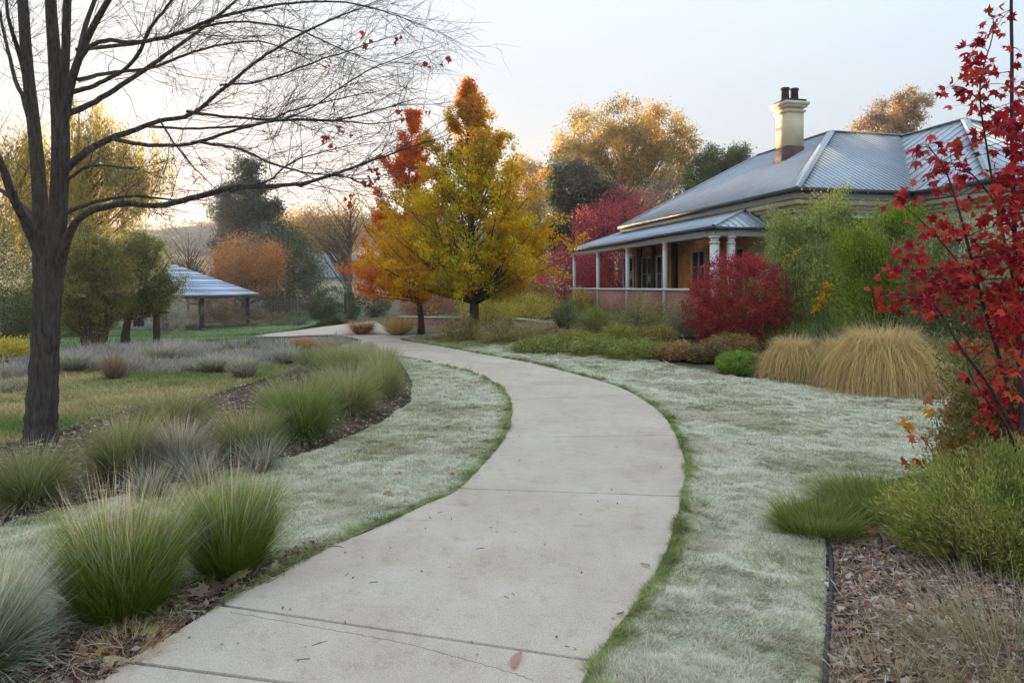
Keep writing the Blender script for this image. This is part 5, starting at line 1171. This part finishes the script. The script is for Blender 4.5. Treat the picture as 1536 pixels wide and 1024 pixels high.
# ------------------------------------------------------------------ the red maple in the right foreground
def red_maple():
    rng = np.random.default_rng(88); Y = 4.3
    bx = (1545 - 768) / F * Y; base = np.array([bx, Y, 0.0])
    t = thing('red_maple', 'red leaved young maple with bare thin stems at the right edge', 'tree', tuple(base))
    st = Acc(); lf = Acc(); wc = np.array((0.09, 0.05, 0.045))
    stems = [[(1548, 800, 22, 0), (1535, 650, 18, 0), (1528, 500, 15, .1), (1522, 350, 12, .1), (1518, 200, 10, .1), (1518, 90, 9, .1), (1517, 0, 8, .1), (1520, -90, 4, .1)],
             [(1552, 760, 16, .1), (1505, 560, 11, .1), (1470, 440, 9, 0), (1445, 340, 7, -.1), (1420, 260, 4, -.1), (1392, 218, 2.5, -.2)],
             [(1548, 700, 14, -.1), (1490, 590, 9, -.2), (1440, 520, 7, -.3), (1400, 455, 5, -.3), (1350, 447, 3, -.4), (1318, 444, 2, -.4)],
             [(1525, 440, 9, .1), (1500, 330, 7, 0), (1480, 220, 5, 0), (1470, 130, 4, -.1), (1488, 58, 3, -.1), (1490, 28, 2, -.1)],
             [(1535, 560, 9, .1), (1480, 455, 6, .2), (1420, 372, 5, .2), (1380, 330, 3, .2), (1347, 302, 2, .2)],
             [(1546, 740, 10, -.2), (1510, 640, 7, -.4), (1480, 600, 5, -.5), (1455, 560, 3, -.5), (1448, 520, 2, -.5)],
             [(1522, 350, 7, .1), (1490, 300, 5, .1), (1450, 255, 3.5, 0), (1405, 240, 2, 0)],
             [(1518, 180, 6, .1), (1480, 160, 4, .1), (1450, 135, 3, 0), (1428, 130, 2, 0)]]
    nodes_ = []
    for s in stems:
        p = np.array([P(x, y, Y + d) - base for x, y, _, d in s]); r = np.array([q[2] / 2 / F * Y for q in s]) * 0.55
        q = spline(np.column_stack([p, r]), 6); tubes(st, q[:, :3], np.maximum(q[:, 3], 0.0018), 7, wc); nodes_.append(q[:, :3])
    nodes_ = np.vstack(nodes_)
    spots = [(1488, 29, 4), (1495, 40, 3), (1473, 64, 5), (1459, 88, 5), (1429, 129, 5), (1470, 102, 5), (1488, 111, 6), (1461, 120, 5), (1470, 143, 5), (1461, 161, 4), (1529, 76, 3), (1517, 129, 6), (1529, 176, 7), (1517, 193, 7), (1505, 164, 6), (1494, 199, 6), (1523, 222, 8), (1530, 150, 6), (1538, 250, 7),
             (1429, 217, 4), (1388, 217, 4), (1388, 230, 4), (1412, 240, 5), (1435, 246, 5), (1458, 225, 4), (1406, 258, 5), (1435, 262, 6), (1418, 278, 6), (1450, 240, 4), (1511, 270, 7), (1526, 293, 9), (1523, 334, 9), (1535, 320, 8), (1347, 302, 4), (1365, 296, 4), (1388, 340, 4), (1418, 334, 6), (1435, 351, 7), (1476, 328, 7), (1500, 300, 6),
             (1365, 375, 6), (1353, 407, 5), (1375, 385, 4), (1429, 351, 6), (1441, 387, 6), (1482, 387, 9), (1488, 380, 6), (1400, 404, 6), (1324, 442, 4), (1347, 451, 6), (1370, 436, 6), (1400, 428, 8), (1429, 433, 8), (1459, 428, 8), (1500, 433, 7), (1494, 457, 8), (1403, 466, 5), (1385, 455, 6), (1440, 455, 6), (1520, 480, 6), (1530, 420, 8),
             (1453, 521, 9), (1517, 551, 7), (1464, 562, 3), (1505, 586, 5), (1530, 600, 5), (1500, 520, 4), (1535, 380, 8), (1480, 480, 5), (1545, 450, 8), (1550, 300, 8), (1550, 200, 7), (1560, 360, 8), (1450, 310, 5), (1470, 365, 5), (1510, 360, 6), (1415, 415, 6), (1470, 410, 6), (1525, 520, 6)]
    spots += [(rng.uniform(1490, 1580), rng.uniform(150, 640), 7) for _ in range(58)] + [(rng.uniform(1390, 1480), rng.uniform(400, 460), 4) for _ in range(9)]
    for x, y, k in spots:
        c = P(x, y, Y + rng.uniform(-.35, .35)) - base
        d = np.linalg.norm(nodes_ - c, axis=1) + np.where(nodes_[:, 2] > c[2] + .03, .4, 0); q = nodes_[int(np.argmin(d))]
        mid = (q + c) / 2 + np.array([0, 0, 0.02]) + rng.normal(0, 0.012, 3); tt = np.linspace(0, 1, 6)[:, None]
        tubes(st, (1 - tt) ** 2 * q + 2 * tt * (1 - tt) * mid + tt ** 2 * c, np.linspace(0.0028, 0.0012, 6), 4, wc)
        k = int(k * 1.55) + 2
        p = c + rng.normal(0, 1, (k, 3)) * np.array([0.048, 0.06, 0.03])
        petiole = np.stack([np.repeat(c[None], k, 0), (c + p) / 2 + (0, 0, 0.008), p], 1); tubes(st, petiole, np.tile([0.0011, 0.0009, 0.0008], (k, 1)), 3, np.array((0.22, 0.05, 0.04)))
        a_ = (p - c) * 9 + rng.normal(0, 0.5, (k, 3)) + np.array([-0.25, 0, -0.35]); nn = rng.normal(0, 0.75, (k, 3)) + np.array([0, -0.25, 0.8])
        low = y > 440 and rng.random() < 0.35
        C = pick(rng, [(0.40, 0.02, 0.03), (0.30, 0.012, 0.022), (0.48, 0.06, 0.045), (0.18, 0.01, 0.016), (0.34, 0.04, 0.02)] if not low else [(0.55, 0.10, 0.04), (0.46, 0.04, 0.035), (0.36, 0.13, 0.06)], k) * rng.uniform(0.75, 1.2, (k, 1))
        lobed(lf, rng, p, rng.uniform(0.04, 0.09, k), C, a_, nn, 0.95)
    st.build('stems', M_WOOD, t, True); lf.build('leaves', M_RED, t)
red_maple()
# wiry shrub tangled round its foot
WIRY = [(0.13, 0.13, 0.045), (0.18, 0.15, 0.06), (0.09, 0.11, 0.03), (0.24, 0.12, 0.06)]
shrub('wiry_shrub', 'wiry olive shrub tangled with the red maple stems', (1505, 660), 180, 270, 34000, 0.042, WIRY, seed=301, Y=4.9, spread=0.045, upright=1.2, aspect=0.3, lump=0.5, hollow=0.15, stems=150, stem_c=(0.16, 0.12, 0.07), per=8, stem_r=0.004)
shrub('wiry_shrub', 'loose brown green shrub under the red maple beside the frosted lawn', (1520, 690), 130, 150, 16000, 0.035, [(0.14, 0.14, 0.05), (0.10, 0.12, 0.04), (0.22, 0.16, 0.08)], seed=302, Y=4.6, spread=0.04, upright=1.4, aspect=0.3, lump=0.5, hollow=0.15, stems=120, stem_c=(0.16, 0.12, 0.07), per=8, stem_r=0.004)
# low juniper like shrub
JUN = [(0.16, 0.20, 0.045), (0.23, 0.235, 0.07), (0.10, 0.14, 0.025), (0.33, 0.25, 0.10)]
shrub('spreading_shrub', 'dense spreading olive green shrub in the right foreground bed', (1500, 858), 310, 150, 76000, 0.036, JUN, seed=303, Y=3.9, spread=0.032, upright=2.4, aspect=0.13, lump=0.55, hollow=0.25, stems=420, per=34, bright=0.42, depth=0.75, stem_r=0.003, stem_c=(0.14, 0.10, 0.05), extra=[(1380, 800, 45, 40), (1540, 730, 60, 50)])
# ------------------------------------------------------------------ tussocks
TS = {
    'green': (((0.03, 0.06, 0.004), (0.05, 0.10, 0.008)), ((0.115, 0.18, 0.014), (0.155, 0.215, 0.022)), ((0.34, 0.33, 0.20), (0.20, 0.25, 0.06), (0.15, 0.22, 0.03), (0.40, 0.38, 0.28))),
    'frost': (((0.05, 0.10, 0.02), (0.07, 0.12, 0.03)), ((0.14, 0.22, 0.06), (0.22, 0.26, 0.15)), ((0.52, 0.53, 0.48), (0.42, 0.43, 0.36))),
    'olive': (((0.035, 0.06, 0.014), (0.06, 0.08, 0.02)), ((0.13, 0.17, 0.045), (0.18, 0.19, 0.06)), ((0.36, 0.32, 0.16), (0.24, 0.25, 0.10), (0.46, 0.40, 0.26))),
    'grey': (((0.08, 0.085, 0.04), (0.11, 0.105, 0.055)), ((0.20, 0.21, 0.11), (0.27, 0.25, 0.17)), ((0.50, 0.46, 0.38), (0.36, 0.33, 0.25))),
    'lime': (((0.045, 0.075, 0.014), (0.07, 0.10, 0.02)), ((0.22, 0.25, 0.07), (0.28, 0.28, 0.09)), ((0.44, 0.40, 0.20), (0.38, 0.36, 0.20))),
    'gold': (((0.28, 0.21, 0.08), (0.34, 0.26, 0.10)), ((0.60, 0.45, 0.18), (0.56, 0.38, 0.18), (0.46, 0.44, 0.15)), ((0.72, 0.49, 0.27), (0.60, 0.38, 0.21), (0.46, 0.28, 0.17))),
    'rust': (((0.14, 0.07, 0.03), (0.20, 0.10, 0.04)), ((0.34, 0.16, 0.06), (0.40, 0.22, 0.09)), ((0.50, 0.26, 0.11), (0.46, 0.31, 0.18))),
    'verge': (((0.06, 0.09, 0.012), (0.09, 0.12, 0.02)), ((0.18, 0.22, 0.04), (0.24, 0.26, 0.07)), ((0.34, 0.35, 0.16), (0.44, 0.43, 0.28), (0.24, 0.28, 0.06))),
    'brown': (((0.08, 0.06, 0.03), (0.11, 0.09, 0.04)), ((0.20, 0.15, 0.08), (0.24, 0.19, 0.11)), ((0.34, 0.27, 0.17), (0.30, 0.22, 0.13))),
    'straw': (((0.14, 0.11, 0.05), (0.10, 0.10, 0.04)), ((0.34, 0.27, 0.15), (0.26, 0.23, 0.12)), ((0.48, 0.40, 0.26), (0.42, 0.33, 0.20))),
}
def tussock(label, px, py, w, h, n, kind, seed, Y=None, lean=(0.0, 0.75), curve=(0.3, 1.3), wid=0.0045, stalks=0, name='tussock', nseg=5, group=None, brd=0.16, mid=0.45, stem_col=(0.40, 0.36, 0.32), mop=False):
    rng = np.random.default_rng(seed)
    if Y is None: g = ground(px, py); Y = g[1]
    else:
        x = (px - 768) / F * Y; g = np.array([x, Y, float(terr(x, Y))])
    H = h / F * Y; Wd = w / 2 / F * Y; t = thing(name, label, 'grass clump', tuple(g), group)
    az = rng.uniform(0, 6.283, n); rb = Wd * brd * np.sqrt(rng.random(n)); u = rng.random(n) ** 0.8
    base = np.column_stack([rb * np.cos(az), rb * np.sin(az), np.full(n, -0.02)])
    az = az + rng.normal(0, 0.35, n); le = lean[0] + (lean[1] - lean[0]) * u; cu = rng.uniform(*curve, n) * (0.45 + 0.75 * u)
    stray = rng.random(n) < 0.10; le = np.where(stray, le + rng.uniform(0.1, 0.6, n), le); cu = np.where(stray, cu + rng.uniform(-0.3, 1.3, n), cu)   # bent and fallen blades
    rel = rng.uniform(0.5, 1.0, n)
    # length so that the arching blades fill the wanted height and spread
    reach_z = np.cos(le) * 0.55 + np.cos(le + cu) * 0.45; reach_r = np.sin(le) * 0.55 + np.sin(np.minimum(le + cu, 2.2)) * 0.45
    L = rel * np.minimum(H / np.maximum(reach_z, 0.18), 1.05 * Wd / np.maximum(reach_r, 0.08)); L = np.clip(L, 0.25 * H, 1.6 * max(H, Wd))
    bend = sq = None
    if mop:                                             # blades rise, arch over tightly and hang down to the ground like hair
        u = rng.random(n) ** 0.75; le = rng.uniform(0.0, 0.25, n) + 0.45 * u; cu = 0.5 + 2.0 * u + rng.normal(0, 0.15, n); bend = (0.1, 0.72)
        tq = (np.arange(20) + 0.5) / 20; thq = le[:, None] + cu[:, None] * sst(*bend, tq)[None]; apx = np.maximum(np.cumsum(np.cos(thq), 1).max(1) / 20, 0.12)
        L = H * (1.0 - 0.42 * u) * rng.uniform(0.72, 1.05, n) / apx; L = np.minimum(L, 2.6 * H); sq = Wd * (0.25 + 0.72 * u) * rng.uniform(0.7, 1.2, n)
        lo = rng.random(n) < 0.34; le = np.where(lo, rng.uniform(0, 0.9, n), le); cu = np.where(lo, rng.uniform(0.3, 1.7, n), cu); L = np.where(lo, H * rng.uniform(0.5, 1.12, n), L); sq = np.where(lo, Wd * 1.25, sq)
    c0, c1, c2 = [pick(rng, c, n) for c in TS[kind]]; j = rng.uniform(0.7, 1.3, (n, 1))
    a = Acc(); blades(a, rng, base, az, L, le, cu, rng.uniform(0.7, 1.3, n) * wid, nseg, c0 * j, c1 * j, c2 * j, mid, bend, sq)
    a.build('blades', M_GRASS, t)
    if stalks:
        k = stalks; az = rng.uniform(0, 6.283, k); b = Acc(); le = rng.uniform(0.0, 0.65, k); rb = Wd * 0.3 * np.sqrt(rng.random(k))
        blades(b, rng, np.column_stack([rb * np.cos(az), rb * np.sin(az), np.full(k, 0.0)]), az, H * rng.uniform(0.95, 1.4, k), le, rng.uniform(-0.2, 0.8, k), rng.uniform(0.0017, 0.0030, k), 5, np.array([stem_col]) * np.array([.22, .28, .12]) * rng.uniform(.5, .9, (k, 1)), np.array([stem_col]) * np.array([.6, .62, .5]) * rng.uniform(.6, 1.1, (k, 1)), np.array([stem_col]) * rng.uniform(.8, 1.4, (k, 1)))
        b.build('dry_stalks', M_GRASS, t)
    return t
tussock('big green tussock with frosted tips in the left foreground, second from the photo edge', 182, 928, 180, 182, 6500, 'green', 401, wid=0.0034, stalks=330, lean=(0, .5), curve=(.0, .75), nseg=6, brd=.46, mid=.75, stem_col=(.46, .42, .36))
tussock('big green tussock nearest the path in the left foreground', 345, 862, 142, 156, 5600, 'green', 402, wid=0.0034, stalks=240, lean=(0, .5), curve=(.0, .75), nseg=6, brd=.46, mid=.75, stem_col=(.46, .42, .36))
tussock('frosted green tussock cut off by the left bottom corner', -40, 1020, 220, 220, 3200, 'frost', 403, wid=0.0034, stalks=60, lean=(0, .7), curve=(.3, 1.3), nseg=6, brd=.3)
row = [('dark green tussock at the left edge beside the bare trunk', 45, 762, 165, 115, 'olive', 2400), ('olive tussock right of the bare trunk foot', 185, 722, 165, 120, 'olive', 2400), ('grey frosted tussock between two olive ones', 268, 716, 120, 105, 'grey', 2000),
       ('green tussock in front of the low olive one', 368, 692, 150, 95, 'olive', 2200), ('rich green round tussock in the middle of the row', 452, 660, 165, 118, 'green', 2800), ('green tussock just beyond the rich round one', 525, 622, 130, 92, 'lime', 2200),
       ('yellow green tussock at the bend of the path', 573, 596, 95, 88, 'lime', 2200), ('low wide olive tussock behind the row', 262, 652, 190, 78, 'olive', 2400), ('pale topped tussock at the head of the row', 520, 565, 130, 62, 'lime', 2000),
       ('pale green tussock beside the frosted lawn corner', 575, 560, 80, 52, 'lime', 1500), ('grass clump behind the rich round tussock', 420, 625, 110, 55, 'olive', 1500), ('thin frosted clump on the mulch edge below the grey tussock', 300, 735, 120, 75, 'grey', 260),
       ('thin frosted clump before the green tussock', 395, 712, 110, 72, 'grey', 260), ('dry frosted clump at the foot of the olive tussock', 225, 752, 110, 75, 'grey', 280), ('straw coloured clump behind the far end of the row', 470, 555, 90, 45, 'olive', 900), ('short green clump filling the row behind the pale topped one', 490, 600, 90, 55, 'olive', 1200)]
for k, (lab, x, y, w, h, kd, n) in enumerate(row):
    tussock(lab, x, y, w * 0.95, h * 0.97, int(n * 1.25), kd, 420 + k, wid=0.0042 if y > 640 else 0.006, lean=(0, .95) if kd != 'grey' else (0, .7), curve=(.2, 1.35), stalks=40 if kd == 'grey' else 14)
# stray tufts in the meadow
for k, (lab, x, y, w, h, kd, n) in enumerate((('brown upright tuft standing alone in the meadow', 172, 569, 46, 46, 'brown', 900), ('grey brown tuft in the frosted meadow', 366, 570, 62, 42, 'grey', 900), ('orange dry tuft at the end of the frosted meadow', 455, 528, 60, 26, 'rust', 900),
                                              ('pale grey tuft left of the orange one', 320, 560, 70, 34, 'grey', 800), ('small straw tuft near the path branch', 490, 528, 60, 24, 'straw', 700), ('grey tuft below the orange one', 430, 548, 70, 34, 'grey', 800),
                                              ('frosted grey tuft below the bushy trees', 240, 545, 80, 34, 'grey', 900), ('frosted tuft right of the bare trunk', 110, 560, 80, 40, 'grey', 900))):
    tussock(lab, x, y, w, h, n, kd, 450 + k, wid=0.011, name='grass_tuft', lean=(0, .8), curve=(0, .7), nseg=4)
tussock('bright straw gold tussock at the foot of the orange maple', 597, 503, 66, 34, 1500, 'gold', 461, wid=0.014, name='golden_tussock', lean=(0, 1.1), curve=(0, .4), nseg=4)
tussock('drooping rust brown tussock left of the bright straw one', 543, 502, 60, 24, 1400, 'rust', 462, wid=0.014, name='golden_tussock', lean=(0.2, 1.0), curve=(.6, 1.6), nseg=5)
# the big golden tussocks on the right
tussock('smaller golden tussock next to the box ball', 1190, 570, 96, 76, 4800, 'gold', 471, wid=0.006, name='golden_tussock', mop=True, nseg=9, stalks=60, brd=.3, stem_col=(.55, .45, .3))
tussock('golden tussock squeezed between the smallest and the tallest', 1258, 574, 84, 80, 3600, 'gold', 472, wid=0.006, name='golden_tussock', mop=True, nseg=9, stalks=50, brd=.3, stem_col=(.55, .45, .3))
tussock('tallest golden tussock with mop of drooping blades', 1322, 588, 168, 112, 9000, 'gold', 473, wid=0.006, name='golden_tussock', mop=True, nseg=9, stalks=170, brd=.32, stem_col=(.58, .48, .32))
tussock('grey brown drooping tussock right of the tallest golden one', 1424, 590, 62, 54, 2200, 'grey', 474, wid=0.006, mop=True, nseg=8, brd=.3)
# right foreground
tussock('short bright green grass clump at the lawn tip of the right bed', 1225, 802, 125, 55, 3600, 'verge', 481, wid=0.0035, name='grass_clump', lean=(0, .9), curve=(.1, 1.0), nseg=4, brd=.7, mid=.8)
tussock('green grass clump merging into the spreading shrub', 1310, 775, 160, 62, 4200, 'verge', 482, wid=0.0038, name='grass_clump', lean=(0, .9), curve=(.1, 1.0), nseg=4, brd=.7, mid=.8)
tussock('dry straw grass leaning over the litter in the bottom right corner', 1530, 1030, 320, 165, 1300, 'straw', 483, wid=0.0026, name='dry_grass', lean=(.2, 1.3), curve=(.1, 1.0), nseg=6, brd=.7, stalks=60)
tussock('thin dry grass at the bottom edge right of the lawn edging', 1340, 1050, 200, 70, 500, 'straw', 484, wid=0.003, name='dry_grass', lean=(.2, 1.2), curve=(.1, 1.0), nseg=5, brd=.7)
tussock('flattened pale straw tuft on the mulch beside the path', 190, 985, 120, 42, 1200, 'gold', 485, wid=0.003, name='straw_tuft', lean=(.4, 1.4), curve=(0, .7), nseg=4, brd=.5)
tussock('little straw tuft under the second big green tussock', 185, 945, 60, 45, 350, 'gold', 486, wid=0.003, name='straw_tuft', lean=(0, 1.2), curve=(.1, .8), nseg=4)
# bare red leaved sapling on the lawn edge
def sapling():
    rng = np.random.default_rng(91); g = ground(1425, 742); Y = g[1]; t = thing('sapling', 'small nearly bare sapling with few red and orange leaves on the lawn edge', 'sapling', tuple(g)); s = Acc(); l = Acc()
    ends = [(1365, 640), (1385, 655), (1400, 612), (1420, 615), (1452, 640), (1380, 690), (1440, 600), (1410, 660), (1462, 665), (1370, 695)]
    for k, (x, y) in enumerate(ends):
        c = P(x, y, Y + rng.uniform(-.2, .2)) - g; q = np.array([rng.normal(0, .02), rng.normal(0, .02), -.03]); mid = q * .4 + c * .6 + np.array([-.25 * c[0], 0, .05]); tt = np.linspace(0, 1, 7)[:, None]
        tubes(s, (1 - tt) ** 2 * q + 2 * tt * (1 - tt) * mid + tt ** 2 * c, np.linspace(.005, .0016, 7), 5, np.array((.13, .07, .05)))
        m = 4 if k % 3 else 6; p = c + rng.normal(0, .03, (m, 3)); C = pick(rng, [(.36, .05, .03), (.45, .12, .05), (.60, .30, .05), (.25, .08, .05)], m)
        lobed(l, rng, p, rng.uniform(.07, .12, m), C, rng.normal(0, .6, (m, 3)) + (0, 0, -.6), rng.normal(0, 1, (m, 3)) + (0, -.3, .4), .8)
    s.build('stems', M_WOOD, t, True); l.build('leaves', M_RED, t)
sapling()
# ------------------------------------------------------------------ single fallen leaves one can point at
def fallen(label, px, py, size, col, seed, dz=0.03, flat=0.4, kind='lobed'):
    rng = np.random.default_rng(seed); g = ground(px, py); a = Acc(); n = np.array([[0, 0, 1.0]]) + rng.normal(0, flat, (1, 3)); d = rng.normal(0, 1, (1, 3)); d[:, 2] = 0.1
    if kind == 'lobed': lobed(a, rng, np.zeros((1, 3)), np.array([size]), np.array([col]), d, n, 0.9)
    else:                                          # narrow gum leaf, curled
        t = np.linspace(0, 1, 9); d = norm(d)[0]; s = np.array([-d[1], d[0], 0]); w = np.sin(t * math.pi) ** .8 * size * .14
        c = d * ((t - .5) * size)[:, None] + s * (np.sin(t * 3) * size * .12)[:, None] + np.array([0, 0, 1]) * (0.004 + .02 * size * np.cos(t * 6) ** 2)[:, None]
        V = np.concatenate([c - s * w[:, None] + (0, 0, .006), c, c + s * w[:, None] + (0, 0, .006)]); i = np.arange(8)[:, None]
        a.add(V, [np.hstack([i, i + 1, i + 10, i + 9]), np.hstack([i + 9, i + 10, i + 19, i + 18])], np.array(col))
    o = a.build('fallen_leaf', M_RED); o.location = (g[0], g[1], g[2] + dz); return tag(o, label, 'leaf')
LV = [('curled pink brown gum leaf lying on the front slab', 778, 1004, .13, (.36, .22, .17), .034, 'gum'), ('large yellow green dry leaf leaning at the big tussock foot', 352, 886, .17, (.30, .28, .10), .06, 'lobed'), ('tan dry leaf under the tussock nearest the path', 290, 892, .14, (.38, .25, .15), .04, 'lobed'),
      ('grey brown curled leaf beside the yellow green one', 312, 900, .12, (.26, .20, .15), .04, 'lobed'), ('rust orange leaf behind the yellow green one', 318, 882, .07, (.42, .14, .05), .05, 'lobed'), ('tan leaf on the mulch near the white flowers', 418, 862, .10, (.40, .28, .18), .04, 'lobed'),
      ('pale dry leaf on the mulch in the bottom left', 60, 985, .22, (.38, .30, .19), .05, 'lobed'), ('cream dry leaf lying against the straw tuft', 160, 1000, .16, (.52, .40, .26), .05, 'lobed'), ('orange leaf on the left grass verge of the path', 677, 718, .08, (.40, .18, .08), .05, 'lobed'),
      ('dark red leaf lying alone on the right lawn', 1332, 606, .16, (.20, .04, .03), .07, 'lobed'), ('pinkish red leaf under the spreading shrub', 1312, 812, .09, (.50, .10, .10), .07, 'lobed'), ('rose leaf beside the pinkish red one', 1348, 820, .08, (.46, .14, .13), .07, 'lobed'),
      ('orange brown leaf on the lawn near the green clump', 1165, 795, .12, (.42, .20, .09), .05, 'lobed'), ('crimson leaf caught high in the spreading shrub', 1450, 745, .09, (.48, .05, .05), .42, 'lobed'), ('pale pink leaf on the front of the spreading shrub', 1410, 800, .08, (.55, .22, .18), .25, 'lobed'), ('red leaf resting on the spreading shrub edge', 1372, 696, .11, (.46, .08, .07), .25, 'lobed'), ('small brown leaf at the right edge of the big slab', 968, 858, .07, (.28, .16, .11), .034, 'gum'),
      ('tiny dark leaf right on the front slab edge', 930, 932, .06, (.20, .12, .09), .034, 'gum'), ('ochre leaf patch on the left lawn', 585, 745, .12, (.36, .19, .07), .05, 'lobed'), ('brown leaf on the left lawn above the ochre one', 602, 716, .09, (.34, .17, .08), .05, 'lobed'), ('tiny tan leaf on the middle slab', 645, 785, .04, (.40, .26, .15), .034, 'gum')]
for k, (lab, x, y, s, c, dz, kd) in enumerate(LV): fallen(lab, x, y, s, c, 500 + k, dz, kind=kd)
# little white flowers on the verge
g = ground(563, 790); rng = np.random.default_rng(95); t = thing('white_flowers', 'small clump of white flowers on the grass verge left of the path', 'flowers', tuple(g)); a = Acc(); s = Acc()
p = np.column_stack([rng.normal(0, .035, 26), rng.normal(0, .02, 26), rng.uniform(.05, .085, 26)]); 
for q in p: a = Acc(); leafcards(a, rng, q[None] + rng.normal(0, .004, (5, 3)), .013, np.full((5, 3), .34), .8, up=1.0); a.build('flower_head', M_LEAF, t)
tubes(s, np.stack([p * (.5, .5, 0), p * (.8, .8, .5), p], 1), np.full((26, 3), .0012), 3, np.array((.08, .13, .03))); s.build('stems', M_TWIG, t)
# twigs and specks on the slabs
rng = np.random.default_rng(96); a = Acc()
for x, y in ((520, 870), (560, 882), (455, 1000), (480, 975), (760, 905), (770, 900), (660, 775), (610, 760), (925, 675), (720, 830), (850, 980)):
    g = ground(x, y); az = rng.uniform(0, 6.28); L = rng.uniform(.01, .035); d = np.array([math.cos(az), math.sin(az), 0]) * L
    tubes(a, np.stack([g - d + (0, 0, PT + .0015), g + (0, .002, PT + .003), g + d + (0, 0, PT + .0015)]), np.array([.0013, .0015, .0008]), 4, np.array((.09, .06, .045)))
k = 70; px_, py_ = rng.uniform(200, 1000, 400), rng.uniform(560, 1010, 400)
q = np.array([ground(x, y) for x, y in zip(px_, py_)]); q = q[inside(q[:, 0], q[:, 1], [tuple(p) for p in PL[:120]] + [tuple(p) for p in PR[:120]][::-1])][:k]; q[:, 2] += PT + .004
leafcards(a, rng, q, rng.uniform(.008, .028, len(q)), pick(rng, [(.30, .16, .09), (.22, .14, .09), (.40, .26, .12), (.12, .08, .06)], len(q)), .5, up=4.0)
tag(a.build('twig_bits', M_TWIG), 'tiny bits of twig and leaf scattered over the concrete slabs', 'twigs', kind='stuff')

# ------------------------------------------------------------------ the misty air
hz_ = Acc(); box(hz_, -880, 880, -880, 880, -4.5, 48)
m_, t_, b_ = nodes('morning_haze'); t_.nodes.remove(b_)
pv_ = N(t_, 'ShaderNodeVolumePrincipled', Density=0.0006, Anisotropy=0.35); pv_.inputs['Color'].default_value = (0.92, 0.93, 0.95, 1)
t_.links.new(pv_.outputs[0], t_.nodes['Material Output'].inputs['Volume'])
tag(hz_.build('haze', m_), 'thin morning mist over the whole garden', 'haze', kind='stuff')
